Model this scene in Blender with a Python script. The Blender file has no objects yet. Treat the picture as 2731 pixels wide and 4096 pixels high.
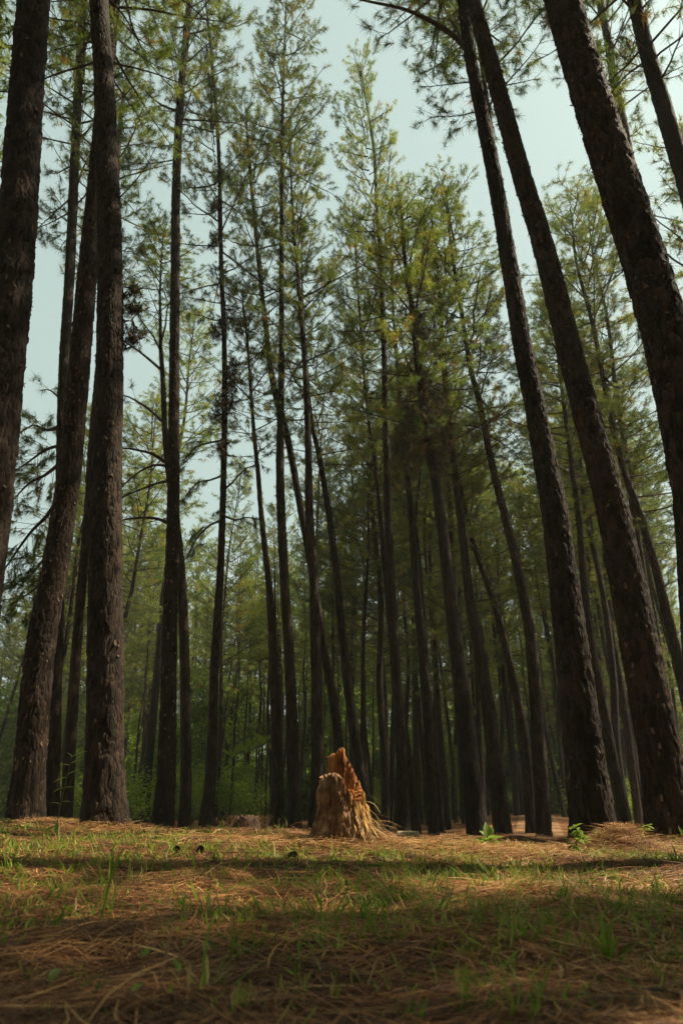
import bpy, math, random
import numpy as np
from mathutils import Vector, Matrix

R = math.radians
rng = np.random.default_rng(11)
random.seed(11)
scene = bpy.context.scene
COL = scene.collection

# ------------------------------------------------------------------ camera
F = 2731.0                       # focal length in pixels of the 2731 px wide frame
PITCH = R(24.18)
CAM = np.array([0.0, 0.0, 0.35])
cam = bpy.data.cameras.new('camera')
cam.sensor_fit = 'HORIZONTAL'
cam.sensor_width = 24.0
cam.lens = 24.0
cam.clip_start = 0.02
cam.clip_end = 2500.0
cam.dof.use_dof = True
cam.dof.focus_distance = 5.6
cam.dof.aperture_fstop = 2.8
camo = bpy.data.objects.new('camera', cam)
COL.objects.link(camo)
camo.location = CAM
camo.rotation_euler = (R(90) + PITCH, 0, 0)
scene.camera = camo

# ------------------------------------------------------------------ sky, sun, exposure
SUN_EL = R(54.0)
SUN_DIR = np.array([0.968, 0.25])                 # towards the sun, seen from above: right and a little behind
SUN_DIR = SUN_DIR / np.linalg.norm(SUN_DIR)
SUN_VEC = np.array([SUN_DIR[0] * math.cos(SUN_EL), SUN_DIR[1] * math.cos(SUN_EL), math.sin(SUN_EL)])
world = bpy.data.worlds.new('World')
scene.world = world
world.use_nodes = True
wn, wl = world.node_tree.nodes, world.node_tree.links
wn.clear()
sky = wn.new('ShaderNodeTexSky')
sky.sky_type = 'NISHITA'
sky.sun_disc = False
sky.sun_elevation = SUN_EL
sky.sun_rotation = math.atan2(SUN_DIR[0], SUN_DIR[1])
sky.air_density = 1.0
sky.dust_density = 5.0
sky.ozone_density = 1.0
hs = wn.new('ShaderNodeHueSaturation')
hs.inputs['Saturation'].default_value = 0.35
tint = wn.new('ShaderNodeMix')
tint.data_type = 'RGBA'
tint.blend_type = 'MULTIPLY'
tint.inputs[0].default_value = 1.0
tint.inputs[7].default_value = (0.86, 1.0, 0.94, 1)
bg = wn.new('ShaderNodeBackground')
bg.inputs['Strength'].default_value = 0.059
wo = wn.new('ShaderNodeOutputWorld')
wl.new(sky.outputs[0], hs.inputs['Color'])
wl.new(hs.outputs[0], tint.inputs[6])
veil = wn.new('ShaderNodeMix')                    # thin even veil of cloud over the blue
veil.data_type = 'RGBA'
veil.inputs[0].default_value = 0.70
veil.inputs[7].default_value = (4.9, 6.25, 5.85, 1)
wl.new(tint.outputs[2], veil.inputs[6])
wl.new(veil.outputs[2], bg.inputs['Color'])
wl.new(bg.outputs[0], wo.inputs['Surface'])
sun = bpy.data.lights.new('sun', 'SUN')
sun.energy = 5.0
sun.angle = R(0.53)
sun.color = (1.0, 0.88, 0.66)
suno = bpy.data.objects.new('sun', sun)
COL.objects.link(suno)
suno.rotation_euler = Vector(SUN_VEC).to_track_quat('Z', 'Y').to_euler()
scene.view_settings.view_transform = 'Standard'
scene.view_settings.look = 'None'
scene.view_settings.exposure = 1.1
scene.view_settings.gamma = 1.0
scene.cycles.max_bounces = 4
scene.cycles.diffuse_bounces = 2
scene.cycles.glossy_bounces = 1
scene.cycles.transmission_bounces = 3
scene.cycles.volume_bounces = 0
scene.cycles.transparent_max_bounces = 4
scene.cycles.use_adaptive_sampling = True
scene.cycles.adaptive_threshold = 0.025
scene.cycles.use_denoising = True
scene.cycles.denoiser = 'OPENIMAGEDENOISE'
scene.cycles.denoising_prefilter = 'NONE'
scene.cycles.denoising_input_passes = 'RGB_ALBEDO_NORMAL'
scene.cycles.sample_clamp_indirect = 2.0

CP, SP = math.cos(PITCH), math.sin(PITCH)


def ray(sx, sy):
    a = (sx - 1365.5) / F
    b = (2048.0 - sy) / F
    return np.array([a, CP - b * SP, SP + b * CP])


def place(sx, sy, Y):
    """the point of the vertical plane Y metres ahead that is seen at (sx, sy), and its depth"""
    d = ray(sx, sy)
    t = Y / d[1]
    return CAM + d * t, t


# ------------------------------------------------------------------ small tools
def tag(o, label=None, cat=None, group=None, kind=None):
    if label: o['label'] = label
    if cat: o['category'] = cat
    if group: o['group'] = group
    if kind: o['kind'] = kind
    return o


def link(name, data, parent=None, mats=(), loc=None, smooth=False):
    if data is not None:
        for m in mats:
            data.materials.append(m)
        if smooth:
            data.polygons.foreach_set('use_smooth', np.ones(len(data.polygons), dtype=bool))
    o = bpy.data.objects.new(name, data)
    COL.objects.link(o)
    if parent is not None:
        o.parent = parent
    if loc is not None:
        o.location = loc
    return o


def mesh_np(name, verts, faces, attr=None, attr_name='tint'):
    """verts (n,3), faces (m,k) of one size k; attr: one float for each vertex"""
    verts = np.asarray(verts, dtype=np.float32)
    faces = np.asarray(faces, dtype=np.int32)
    me = bpy.data.meshes.new(name)
    n, m, k = len(verts), len(faces), faces.shape[1]
    me.vertices.add(n)
    me.vertices.foreach_set('co', verts.ravel())
    me.loops.add(m * k)
    me.loops.foreach_set('vertex_index', faces.ravel())
    me.polygons.add(m)
    me.polygons.foreach_set('loop_start', np.arange(0, m * k, k, dtype=np.int32))
    me.polygons.foreach_set('loop_total', np.full(m, k, dtype=np.int32))
    if attr is not None:
        a = me.attributes.new(attr_name, 'FLOAT', 'POINT')
        a.data.foreach_set('value', np.asarray(attr, dtype=np.float32))
    me.update(calc_edges=True)
    return me


class Soup:
    """collects pieces of geometry with quads or triangles (a triangle repeats nothing: kept apart)"""
    def __init__(self):
        self.v, self.q, self.t, self.n = [], [], [], 0

    def add(self, v, f):
        v = np.asarray(v, dtype=np.float64).reshape(-1, 3)
        f = np.asarray(f, dtype=np.int64)
        (self.q if f.shape[1] == 4 else self.t).append(f + self.n)
        self.v.append(v)
        self.n += len(v)

    def mesh(self, name):
        v = np.concatenate(self.v)
        me = bpy.data.meshes.new(name)
        fs = []
        for L in (self.q, self.t):
            if L:
                fs += np.concatenate(L).tolist()
        me.from_pydata(v.tolist(), [], fs)
        me.update()
        return me


def unit(v):
    v = np.asarray(v, dtype=np.float64)
    return v / (np.linalg.norm(v, axis=-1, keepdims=True) + 1e-12)


def frames(pts):
    pts = np.asarray(pts, dtype=np.float64)
    tan = unit(np.gradient(pts, axis=0))
    ref = np.array([0.0, 1.0, 0.0]) if abs(tan[0][1]) < 0.9 else np.array([1.0, 0, 0])
    X = unit(np.cross(ref, tan))
    Yv = np.cross(tan, X)
    return tan, X, Yv


def tube(pts, rad, k=6, cap=True):
    pts = np.asarray(pts, dtype=np.float64)
    n = len(pts)
    rad = np.broadcast_to(np.asarray(rad, dtype=np.float64), (n,))
    tan, X, Yv = frames(pts)
    a = np.arange(k) * 2 * math.pi / k
    v = pts[:, None, :] + rad[:, None, None] * (np.cos(a)[None, :, None] * X[:, None, :] + np.sin(a)[None, :, None] * Yv[:, None, :])
    v = v.reshape(-1, 3)
    i = np.arange(n - 1)[:, None] * k
    j = np.arange(k)[None, :]
    j2 = (j + 1) % k
    f = np.stack([i + j, i + j2, i + k + j2, i + k + j], axis=-1).reshape(-1, 4)
    return v, f


def resample(pts, vals, step):
    """smooth polyline through the given points (Catmull-Rom), every step metres"""
    P = np.asarray(pts, dtype=np.float64)
    V = np.asarray(vals, dtype=np.float64)
    out, ov = [], []
    for i in range(len(P) - 1):
        p0, p1, p2, p3 = P[max(i - 1, 0)], P[i], P[i + 1], P[min(i + 2, len(P) - 1)]
        v1, v2 = V[i], V[i + 1]
        n = max(1, int(round(np.linalg.norm(p2 - p1) / step)))
        for s in np.arange(n) / n:
            q = 0.5 * (2 * p1 + (p2 - p0) * s + (2 * p0 - 5 * p1 + 4 * p2 - p3) * s * s + (3 * p1 - p0 - 3 * p2 + p3) * s ** 3)
            out.append(q)
            ov.append(v1 + (v2 - v1) * s)
    out.append(P[-1]); ov.append(V[-1])
    return np.array(out), np.array(ov)


def hash2(ix, iy, seed):
    n = (ix.astype(np.int64) * 73856093) ^ (iy.astype(np.int64) * 19349663) ^ (seed * 83492791)
    n = (n ^ (n >> 13)) * 1274126177
    n = (n ^ (n >> 16)) & 0xFFFFFF
    return n / float(0xFFFFFF)


def vnoise(x, y, seed=0, px=None):
    ix, iy = np.floor(x).astype(np.int64), np.floor(y).astype(np.int64)
    fx, fy = x - ix, y - iy
    fx, fy = fx * fx * (3 - 2 * fx), fy * fy * (3 - 2 * fy)
    w = (lambda i: i % px) if px else (lambda i: i)
    a, b = hash2(w(ix), iy, seed), hash2(w(ix + 1), iy, seed)
    c, d = hash2(w(ix), iy + 1, seed), hash2(w(ix + 1), iy + 1, seed)
    return (a * (1 - fx) + b * fx) * (1 - fy) + (c * (1 - fx) + d * fx) * fy


def cells(u, v, nu, seed):
    """cellular pattern periodic in u (nu cells): distance to the cell edge and a random value for each cell"""
    iu, iv = np.floor(u).astype(np.int64), np.floor(v).astype(np.int64)
    d1 = np.full(u.shape, 9.0); d2 = np.full(u.shape, 9.0); cid = np.zeros(u.shape)
    for du in (-1, 0, 1):
        for dv in (-1, 0, 1):
            cu, cv = iu + du, iv + dv
            hx = hash2(cu % nu, cv, seed); hy = hash2(cu % nu, cv, seed + 7)
            d = np.hypot(cu + hx - u, cv + hy - v)
            near = d < d1
            d2 = np.where(near, d1, np.minimum(d2, d))
            cid = np.where(near, hash2(cu % nu, cv, seed + 13), cid)
            d1 = np.where(near, d, d1)
    return d2 - d1, cid


# ------------------------------------------------------------------ materials
def mat(name):
    m = bpy.data.materials.new(name)
    m.use_nodes = True
    n = m.node_tree.nodes
    n.clear()
    out = n.new('ShaderNodeOutputMaterial')
    return m, n, m.node_tree.links, out


def ramp(n, stops):
    r = n.new('ShaderNodeValToRGB')
    e = r.color_ramp.elements
    while len(e) < len(stops):
        e.new(0.5)
    for el, (p, c) in zip(e, stops):
        el.position = p
        el.color = (c[0], c[1], c[2], 1)
    return r


def bark_material(name, dark, mid, light, scale=1.0, bump=0.6):
    m, n, l, out = mat(name)
    tc = n.new('ShaderNodeTexCoord')
    mp = n.new('ShaderNodeMapping')
    mp.inputs['Scale'].default_value = (22 * scale, 22 * scale, 7 * scale)
    l.new(tc.outputs['Object'], mp.inputs['Vector'])
    vo = n.new('ShaderNodeTexVoronoi')
    vo.feature = 'DISTANCE_TO_EDGE'
    vo.inputs['Scale'].default_value = 1.0
    l.new(mp.outputs[0], vo.inputs['Vector'])
    vc = n.new('ShaderNodeTexVoronoi')
    vc.inputs['Scale'].default_value = 1.0
    l.new(mp.outputs[0], vc.inputs['Vector'])
    no = n.new('ShaderNodeTexNoise')
    no.inputs['Scale'].default_value = 3.0
    no.inputs['Detail'].default_value = 7.0
    no.inputs['Roughness'].default_value = 0.7
    l.new(mp.outputs[0], no.inputs['Vector'])
    big = n.new('ShaderNodeTexNoise')
    big.inputs['Scale'].default_value = 1.3
    big.inputs['Detail'].default_value = 3.0
    l.new(tc.outputs['Object'], big.inputs['Vector'])
    # colour: plate value + grain
    sep = n.new('ShaderNodeSeparateColor')
    l.new(vc.outputs['Color'], sep.inputs[0])
    a1 = n.new('ShaderNodeMath'); a1.operation = 'MULTIPLY_ADD'
    a1.inputs[1].default_value = 0.35
    l.new(sep.outputs[0], a1.inputs[0])
    s2 = n.new('ShaderNodeMath'); s2.operation = 'MULTIPLY'; s2.inputs[1].default_value = 0.75
    l.new(no.outputs['Fac'], s2.inputs[0])
    l.new(s2.outputs[0], a1.inputs[2])
    a2 = n.new('ShaderNodeMath'); a2.operation = 'MULTIPLY_ADD'; a2.inputs[1].default_value = 0.35
    l.new(big.outputs['Fac'], a2.inputs[0]); l.new(a1.outputs[0], a2.inputs[2])
    cr = ramp(n, [(0.30, dark), (0.62, mid), (0.95, light)])
    l.new(a2.outputs[0], cr.inputs['Fac'])
    oi = n.new('ShaderNodeObjectInfo')
    br = n.new('ShaderNodeHueSaturation')
    mr = n.new('ShaderNodeMapRange')
    mr.inputs['To Min'].default_value = 0.75
    mr.inputs['To Max'].default_value = 1.25
    l.new(oi.outputs['Random'], mr.inputs['Value'])
    l.new(mr.outputs[0], br.inputs['Value'])
    l.new(cr.outputs[0], br.inputs['Color'])
    mx = n.new('ShaderNodeMath'); mx.operation = 'MINIMUM'; mx.inputs[1].default_value = 0.22
    l.new(vo.outputs['Distance'], mx.inputs[0])
    h = n.new('ShaderNodeMath'); h.operation = 'MULTIPLY_ADD'; h.inputs[1].default_value = 3.0
    l.new(mx.outputs[0], h.inputs[0]); l.new(no.outputs['Fac'], h.inputs[2])
    bp = n.new('ShaderNodeBump')
    bp.inputs['Strength'].default_value = bump
    bp.inputs['Distance'].default_value = 0.02
    l.new(h.outputs[0], bp.inputs['Height'])
    bs = n.new('ShaderNodeBsdfPrincipled')
    bs.inputs['Roughness'].default_value = 0.9
    bs.inputs['Specular IOR Level'].default_value = 0.2
    l.new(br.outputs[0], bs.inputs['Base Color'])
    l.new(bp.outputs[0], bs.inputs['Normal'])
    l.new(bs.outputs[0], out.inputs['Surface'])
    return m


M_BARK = bark_material('pine_bark', (0.006, 0.004, 0.0027), (0.0150, 0.0095, 0.0060), (0.048, 0.029, 0.018))
M_FLAKE = bark_material('bark_flake', (0.03, 0.020, 0.014), (0.07, 0.045, 0.029), (0.16, 0.10, 0.06), 2.0, 0.3)  # paler than the trunk: lighter scales, plus sun flecks put into the colour
M_BRANCH = bark_material('branch_bark', (0.018, 0.013, 0.009), (0.045, 0.032, 0.022), (0.10, 0.07, 0.05), 2.0, 0.3)


def leaf_material(name, stops, trans=0.45, rough=0.55, spec=0.25, per_object=0.3):
    """stops: colours picked by the vertex value 'tint' (each tuft or leaf has its own)"""
    m, n, l, out = mat(name)
    at = n.new('ShaderNodeAttribute')
    at.attribute_name = 'tint'
    cr = ramp(n, stops)
    l.new(at.outputs['Fac'], cr.inputs['Fac'])
    oi = n.new('ShaderNodeObjectInfo')
    mr = n.new('ShaderNodeMapRange')
    mr.inputs['To Min'].default_value = 1 - per_object
    mr.inputs['To Max'].default_value = 1 + per_object
    l.new(oi.outputs['Random'], mr.inputs['Value'])
    hs_ = n.new('ShaderNodeHueSaturation')
    l.new(mr.outputs[0], hs_.inputs['Value'])
    l.new(cr.outputs[0], hs_.inputs['Color'])
    bs = n.new('ShaderNodeBsdfPrincipled')
    bs.inputs['Roughness'].default_value = rough
    bs.inputs['Specular IOR Level'].default_value = spec
    l.new(hs_.outputs[0], bs.inputs['Base Color'])
    tr = n.new('ShaderNodeBsdfTranslucent')
    l.new(hs_.outputs[0], tr.inputs['Color'])
    mi = n.new('ShaderNodeMixShader')
    mi.inputs[0].default_value = trans
    l.new(bs.outputs[0], mi.inputs[1])
    l.new(tr.outputs[0], mi.inputs[2])
    l.new(mi.outputs[0], out.inputs['Surface'])
    return m


M_NEEDLE = leaf_material('pine_needles', [(0.0, (0.060, 0.100, 0.024)), (0.45, (0.140, 0.188, 0.028)), (0.75, (0.235, 0.250, 0.032)),
                                          (0.90, (0.27, 0.22, 0.035)), (1.0, (0.24, 0.12, 0.030))], 0.52)
M_SUNLIT = leaf_material('sunlit_needles', [(0.0, (0.14, 0.22, 0.02)), (1.0, (0.30, 0.36, 0.03))], 0.55)  # brighter copy of the pine needles: sunlight put into the colour of the sprays
M_DEAD = leaf_material('dead_needles', [(0.0, (0.03, 0.022, 0.012)), (0.6, (0.10, 0.070, 0.03)), (1.0, (0.30, 0.22, 0.06))], 0.3)
M_SHRUB = leaf_material('shrub_leaves', [(0.0, (0.07, 0.12, 0.016)), (0.6, (0.18, 0.25, 0.022)), (1.0, (0.30, 0.32, 0.03))], 0.6)
M_LEAF = leaf_material('seedling_leaves', [(0.0, (0.13, 0.20, 0.025)), (1.0, (0.24, 0.32, 0.05))], 0.45, 0.4, 0.4, 0.1)
M_GRASS = leaf_material('grass_blades', [(0.0, (0.06, 0.12, 0.016)), (0.6, (0.16, 0.23, 0.022)), (0.85, (0.27, 0.28, 0.045)), (1.0, (0.36, 0.25, 0.09))], 0.45)
M_LITTER = leaf_material('fallen_needles', [(0.0, (0.055, 0.022, 0.010)), (0.35, (0.18, 0.075, 0.028)), (0.7, (0.36, 0.175, 0.062)), (1.0, (0.54, 0.33, 0.13))], 0.12, 0.6, 0.3)
M_STRAW = leaf_material('dry_straw', [(0.0, (0.22, 0.12, 0.05)), (1.0, (0.52, 0.36, 0.17))], 0.25, 0.5, 0.3)


def ground_material():
    m, n, l, out = mat('forest_floor')
    tc = n.new('ShaderNodeTexCoord')
    w = n.new('ShaderNodeTexNoise')
    w.inputs['Scale'].default_value = 2.2
    w.inputs['Detail'].default_value = 6
    w.inputs['Roughness'].default_value = 0.65
    l.new(tc.outputs['Object'], w.inputs['Vector'])
    f = n.new('ShaderNodeTexNoise')
    f.inputs['Scale'].default_value = 90
    f.inputs['Detail'].default_value = 6
    f.inputs['Roughness'].default_value = 0.75
    f.inputs['Distortion'].default_value = 1.5
    l.new(tc.outputs['Object'], f.inputs['Vector'])
    ad = n.new('ShaderNodeMath'); ad.operation = 'MULTIPLY_ADD'; ad.inputs[1].default_value = 0.55
    l.new(w.outputs['Fac'], ad.inputs[0])
    m2 = n.new('ShaderNodeMath'); m2.operation = 'MULTIPLY'; m2.inputs[1].default_value = 0.5
    l.new(f.outputs['Fac'], m2.inputs[0]); l.new(m2.outputs[0], ad.inputs[2])
    cr = ramp(n, [(0.30, (0.045, 0.020, 0.010)), (0.52, (0.13, 0.058, 0.024)), (0.75, (0.27, 0.135, 0.052))])
    l.new(ad.outputs[0], cr.inputs['Fac'])
    bp = n.new('ShaderNodeBump')
    bp.inputs['Strength'].default_value = 0.8
    bp.inputs['Distance'].default_value = 0.012
    l.new(f.outputs['Fac'], bp.inputs['Height'])
    bs = n.new('ShaderNodeBsdfPrincipled')
    bs.inputs['Roughness'].default_value = 0.95
    bs.inputs['Specular IOR Level'].default_value = 0.1
    l.new(cr.outputs[0], bs.inputs['Base Color'])
    l.new(bp.outputs[0], bs.inputs['Normal'])
    l.new(bs.outputs[0], out.inputs['Surface'])
    return m


M_GROUND = ground_material()


def wood_material(name, stops, sx=60, sz=4, bump=0.6):
    m, n, l, out = mat(name)
    tc = n.new('ShaderNodeTexCoord')
    mp = n.new('ShaderNodeMapping')
    mp.inputs['Scale'].default_value = (sx, sx, sz)
    l.new(tc.outputs['Object'], mp.inputs['Vector'])
    no = n.new('ShaderNodeTexNoise')
    no.inputs['Scale'].default_value = 1.0
    no.inputs['Detail'].default_value = 6
    no.inputs['Roughness'].default_value = 0.7
    l.new(mp.outputs[0], no.inputs['Vector'])
    b = n.new('ShaderNodeTexNoise')
    b.inputs['Scale'].default_value = 9
    b.inputs['Detail'].default_value = 5
    l.new(tc.outputs['Object'], b.inputs['Vector'])
    ad = n.new('ShaderNodeMath'); ad.operation = 'MULTIPLY_ADD'; ad.inputs[1].default_value = 0.6
    l.new(no.outputs['Fac'], ad.inputs[0])
    m2 = n.new('ShaderNodeMath'); m2.operation = 'MULTIPLY'; m2.inputs[1].default_value = 0.5
    l.new(b.outputs['Fac'], m2.inputs[0]); l.new(m2.outputs[0], ad.inputs[2])
    cr = ramp(n, stops)
    l.new(ad.outputs[0], cr.inputs['Fac'])
    bp = n.new('ShaderNodeBump')
    bp.inputs['Strength'].default_value = bump
    bp.inputs['Distance'].default_value = 0.01
    l.new(no.outputs['Fac'], bp.inputs['Height'])
    bs = n.new('ShaderNodeBsdfPrincipled')
    bs.inputs['Roughness'].default_value = 0.85
    bs.inputs['Specular IOR Level'].default_value = 0.2
    l.new(cr.outputs[0], bs.inputs['Base Color'])
    l.new(bp.outputs[0], bs.inputs['Normal'])
    l.new(bs.outputs[0], out.inputs['Surface'])
    return m


M_STUMP_BARK = wood_material('weathered_stump', [(0.38, (0.035, 0.015, 0.007)), (0.54, (0.125, 0.060, 0.026)), (0.74, (0.36, 0.21, 0.10))], 34, 14, 1.0)
M_HEART = wood_material('rotten_heartwood', [(0.38, (0.045, 0.014, 0.006)), (0.55, (0.25, 0.082, 0.020)), (0.74, (0.50, 0.22, 0.060))], 60, 9, 1.0)
M_YELLOW = wood_material('torn_yellow_wood', [(0.38, (0.10, 0.045, 0.014)), (0.55, (0.38, 0.20, 0.055)), (0.74, (0.62, 0.42, 0.16))], 70, 8, 1.0)
M_PALE = wood_material('pale_cut_wood', [(0.3, (0.10, 0.07, 0.045)), (0.7, (0.34, 0.25, 0.15))], 30, 30)
M_CONE = wood_material('pine_cone', [(0.3, (0.02, 0.013, 0.009)), (0.7, (0.08, 0.05, 0.03))], 60, 60)


# ------------------------------------------------------------------ the ground
def sstep(a, b, x):
    t = np.clip((x - a) / (b - a), 0, 1)
    return t * t * (3 - 2 * t)


BUMPS = []          # (x, y, sx, sy, height)


def bump_at(sx, sy, Y, wx, wy, h):
    p, _ = place(sx, sy, Y)
    BUMPS.append((p[0], Y, wx, wy, h))


bump_at(190, 3280, 7.6, 0.42, 0.5, 0.07)      # lit heap at the foot of the leaning trunk
bump_at(2480, 3340, 6.2, 0.26, 0.3, 0.20)     # heap between the two large right trunks
bump_at(1140, 3320, 6.9, 0.22, 0.25, 0.07)
bump_at(985, 3320, 7.4, 0.30, 0.3, 0.05)
bump_at(2050, 3350, 7.4, 0.40, 0.3, 0.05)

for sx_, sy_, Y_ in ((420, 3290, 7.15), (2385, 3370, 7.15), (2700, 3380, 6.75), (650, 3300, 12.3), (745, 3300, 15.2), (1180, 3320, 13.4), (1912, 3360, 12.2)):
    bump_at(sx_, sy_, Y_, 0.42, 0.34, 0.075)


def ground_z(x, y):
    x = np.asarray(x, dtype=np.float64); y = np.asarray(y, dtype=np.float64)
    side = np.clip(-x / (np.maximum(y, 2.0) * 0.46), -1, 1)            # +1 at the left edge of the frame
    crest = 0.18 + 0.095 * side
    z = crest * sstep(1.2, 6.6, y)
    drop = sstep(7.8, 12.0, y)
    z = z - drop * (crest + 0.05)
    z = z + 0.38 * sstep(12, 30, y) * np.exp(-((x / np.maximum(y, 5) - 0.25) / 0.10) ** 2) + 0.35 * sstep(16, 60, y) + 7.0 * sstep(72, 150, y)
    z = z + 0.06 * (vnoise(x * 0.9 + 50, y * 0.9 + 50, 3) - 0.5) * sstep(1.5, 3.5, y)
    z = z + 0.035 * (vnoise(x * 3 + 80, y * 3 + 80, 4) - 0.5) + 0.015 * (vnoise(x * 9 + 80, y * 9 + 80, 5) - 0.5)
    for bx, by, wx, wy, h in BUMPS:
        z = z + h * np.exp(-((x - bx) / wx) ** 2 - ((y - by) / wy) ** 2)
    return z


def gz(x, y):
    return float(ground_z(np.array([x]), np.array([y]))[0])


gx = np.concatenate([-np.geomspace(420, 6, 40), np.linspace(-5.9, 5.9, 220), np.geomspace(6, 420, 40)])
gy = np.concatenate([-np.geomspace(420, 2, 25), np.linspace(-1.8, 10, 230), np.geomspace(10.15, 420, 70)])
GX, GY = np.meshgrid(gx, gy)
GZ = ground_z(GX, GY)
nx, ny = len(gx), len(gy)
i = np.arange(ny - 1)[:, None] * nx + np.arange(nx - 1)[None, :]
gf = np.stack([i, i + 1, i + nx + 1, i + nx], -1).reshape(-1, 4)
g = link('ground', mesh_np('ground', np.stack([GX, GY, GZ], -1).reshape(-1, 3), gf), mats=[M_GROUND], smooth=True)
tag(g, 'brown forest floor of earth under fallen pine needles', 'ground', kind='structure')

# ------------------------------------------------------------------ pine crowns
def needle_mesh(name, C, A, TINT, n_needles, length, width, droop):
    """C tuft centres, A tuft axes: a brush of thin needles at each"""
    T = len(C)
    r = np.random.default_rng(len(name) * 7 + T)
    th = r.uniform(0, 2 * math.pi, (T, n_needles))
    sp = np.radians(10 + 70 * r.random((T, n_needles)) ** 1.3)
    ref = np.where(np.abs(A[:, 2:3]) < 0.9, np.array([[0, 0, 1.0]]), np.array([[1.0, 0, 0]]))
    X = unit(np.cross(ref, A)); Yv = np.cross(A, X)
    d = (np.cos(sp)[..., None] * A[:, None, :] + np.sin(sp)[..., None] * (np.cos(th)[..., None] * X[:, None, :] + np.sin(th)[..., None] * Yv[:, None, :]))
    d[..., 2] -= droop
    d = unit(d)
    L = length * r.uniform(0.6, 1.15, (T, n_needles))
    base = C[:, None, :] - A[:, None, :] * (r.uniform(0, 0.16, (T, n_needles)))[..., None]
    side = unit(np.cross(d, r.normal(size=(T, n_needles, 3)))) * (width * 0.5)
    tip = base + d * L[..., None]
    tip[..., 2] -= 0.12 * L
    v = np.stack([base - side, base + side, tip], axis=2).reshape(-1, 3)
    k = T * n_needles
    f = np.arange(k * 3).reshape(-1, 3)
    ti = np.repeat(np.clip(TINT[:, None] + r.normal(0, 0.06, (T, n_needles)), 0, 1).ravel(), 3)
    return mesh_np(name, v, f, ti)


def branch_points(r, p0, az, el, length, curve, n=7):
    p = np.array(p0, dtype=np.float64)
    pts = [p.copy()]
    e = el
    for k in range(n):
        d = np.array([math.cos(az) * math.cos(e), math.sin(az) * math.cos(e), math.sin(e)])
        p = p + d * (length / n)
        pts.append(p.copy())
        e += curve / n + r.normal(0, 0.07)
        az += r.normal(0, 0.09)
    return np.array(pts)


def grow(r, soup, C, A, TI, pts, r0, twig_from, twig_step, twig_len, tuft_step, hang, dead=0.04, tint0=0.45):
    """one branch: its wood into soup, its tufts into C, A, TI"""
    n = len(pts)
    soup.add(*tube(pts, np.linspace(r0, r0 * 0.28, n), 5))
    seg = np.linalg.norm(np.diff(pts, axis=0), axis=1)
    L = seg.sum()
    cum = np.concatenate([[0], np.cumsum(seg)])
    s = L * twig_from
    sgn = 1
    base_t = np.clip(tint0 + r.normal(0, 0.16), 0, 1)
    while s < L:
        k = min(np.searchsorted(cum, s) - 1, n - 2); k = max(k, 0)
        f = (s - cum[k]) / seg[k]
        p = pts[k] * (1 - f) + pts[k + 1] * f
        d = unit(pts[k + 1] - pts[k])
        sd = unit(np.cross(d, [0, 0, 1.0])) * sgn
        sgn = -sgn
        td = unit(d * r.uniform(0.5, 1.1) + sd * r.uniform(0.4, 1.0) + np.array([0, 0, r.uniform(-0.35, 0.75)]))
        tl = twig_len * r.uniform(0.45, 1.2) * (1.15 - 0.55 * s / L)
        q = [p]
        dd = td.copy()
        for w in range(3):
            dd = unit(dd + np.array([0, 0, 0.22 - hang]) + r.normal(0, 0.12, 3))
            q.append(q[-1] + dd * tl / 3)
        q = np.array(q)
        soup.add(*tube(q, np.linspace(0.007, 0.003, 4), 3))
        m = max(1, int(tl * 0.65 / tuft_step))
        for w in range(m):
            ff = 1 - w * tuft_step / tl
            kk = min(int(ff * 3), 2)
            g_ = ff * 3 - kk
            C.append(q[kk] * (1 - g_) + q[kk + 1] * g_)
            A.append(unit(q[kk + 1] - q[kk] + r.normal(0, 0.15, 3)))
            t_ = base_t + r.normal(0, 0.13)
            TI.append(1.0 if r.random() < dead else min(max(t_, 0), 0.9))
        s += twig_step * (r.uniform(0.5, 1.3) if r.random() < .9 else r.uniform(2, 5))
    C.append(pts[-1]); A.append(unit(pts[-1] - pts[-2])); TI.append(min(max(base_t, 0), 0.9))


def make_crown(seed, L, rad, per_m=3.4, needles=26, nlen=0.20, nwid=0.008, twig_step=0.11, tuft_step=0.13, hang=0.0, dens=1.0):
    r = np.random.default_rng(seed)
    soup, C, A, TI = Soup(), [], [], []
    z = 0.0
    az = r.uniform(0, 6.28)
    while z < L - 0.3:
        t = z / L
        prof = np.interp(t, [0, 0.12, 0.35, 0.7, 0.88, 1.0], [0.60, 0.85, 1.0, 0.85, 0.66, 0.42])
        ln = rad * prof * r.uniform(0.35, 1.3)
        el = R(np.interp(t, [0, 0.3, 0.7, 1.0], [2, 18, 36, 58]) + r.normal(0, 9))
        cv = R(np.interp(t, [0, 0.4, 1], [16, 30, 18]) + r.normal(0, 10)) - hang
        az += 2.4 + r.normal(0, 0.5)
        pts = branch_points(r, (0, 0, z), az, el, ln, cv)
        grow(r, soup, C, A, TI, pts, 0.009 + 0.009 * ln, 0.22 if t > .3 else 0.36, twig_step, 0.75, tuft_step, hang, dead=0.03 if t < .4 else 0.008, tint0=0.36 + 0.24 * t)
        z += r.uniform(0.35, 1.6) / per_m
    # leader
    for k in range(5):
        C.append(np.array([r.normal(0, .05), r.normal(0, .05), L - 0.12 * k])); A.append(unit([r.normal(0, .3), r.normal(0, .3), 1])); TI.append(0.5)
    C, A, TI = np.array(C), np.array(A), np.array(TI)
    if dens < 1:
        keep = r.random(len(C)) < dens
        C, A, TI = C[keep], A[keep], TI[keep]
    nm = needle_mesh('crown', C, A, TI, needles, nlen, nwid, 0.25 + hang)
    nm.materials.append(M_NEEDLE)
    bm_ = soup.mesh('branches')
    bm_.materials.append(M_BRANCH)
    return nm, bm_, L


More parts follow.
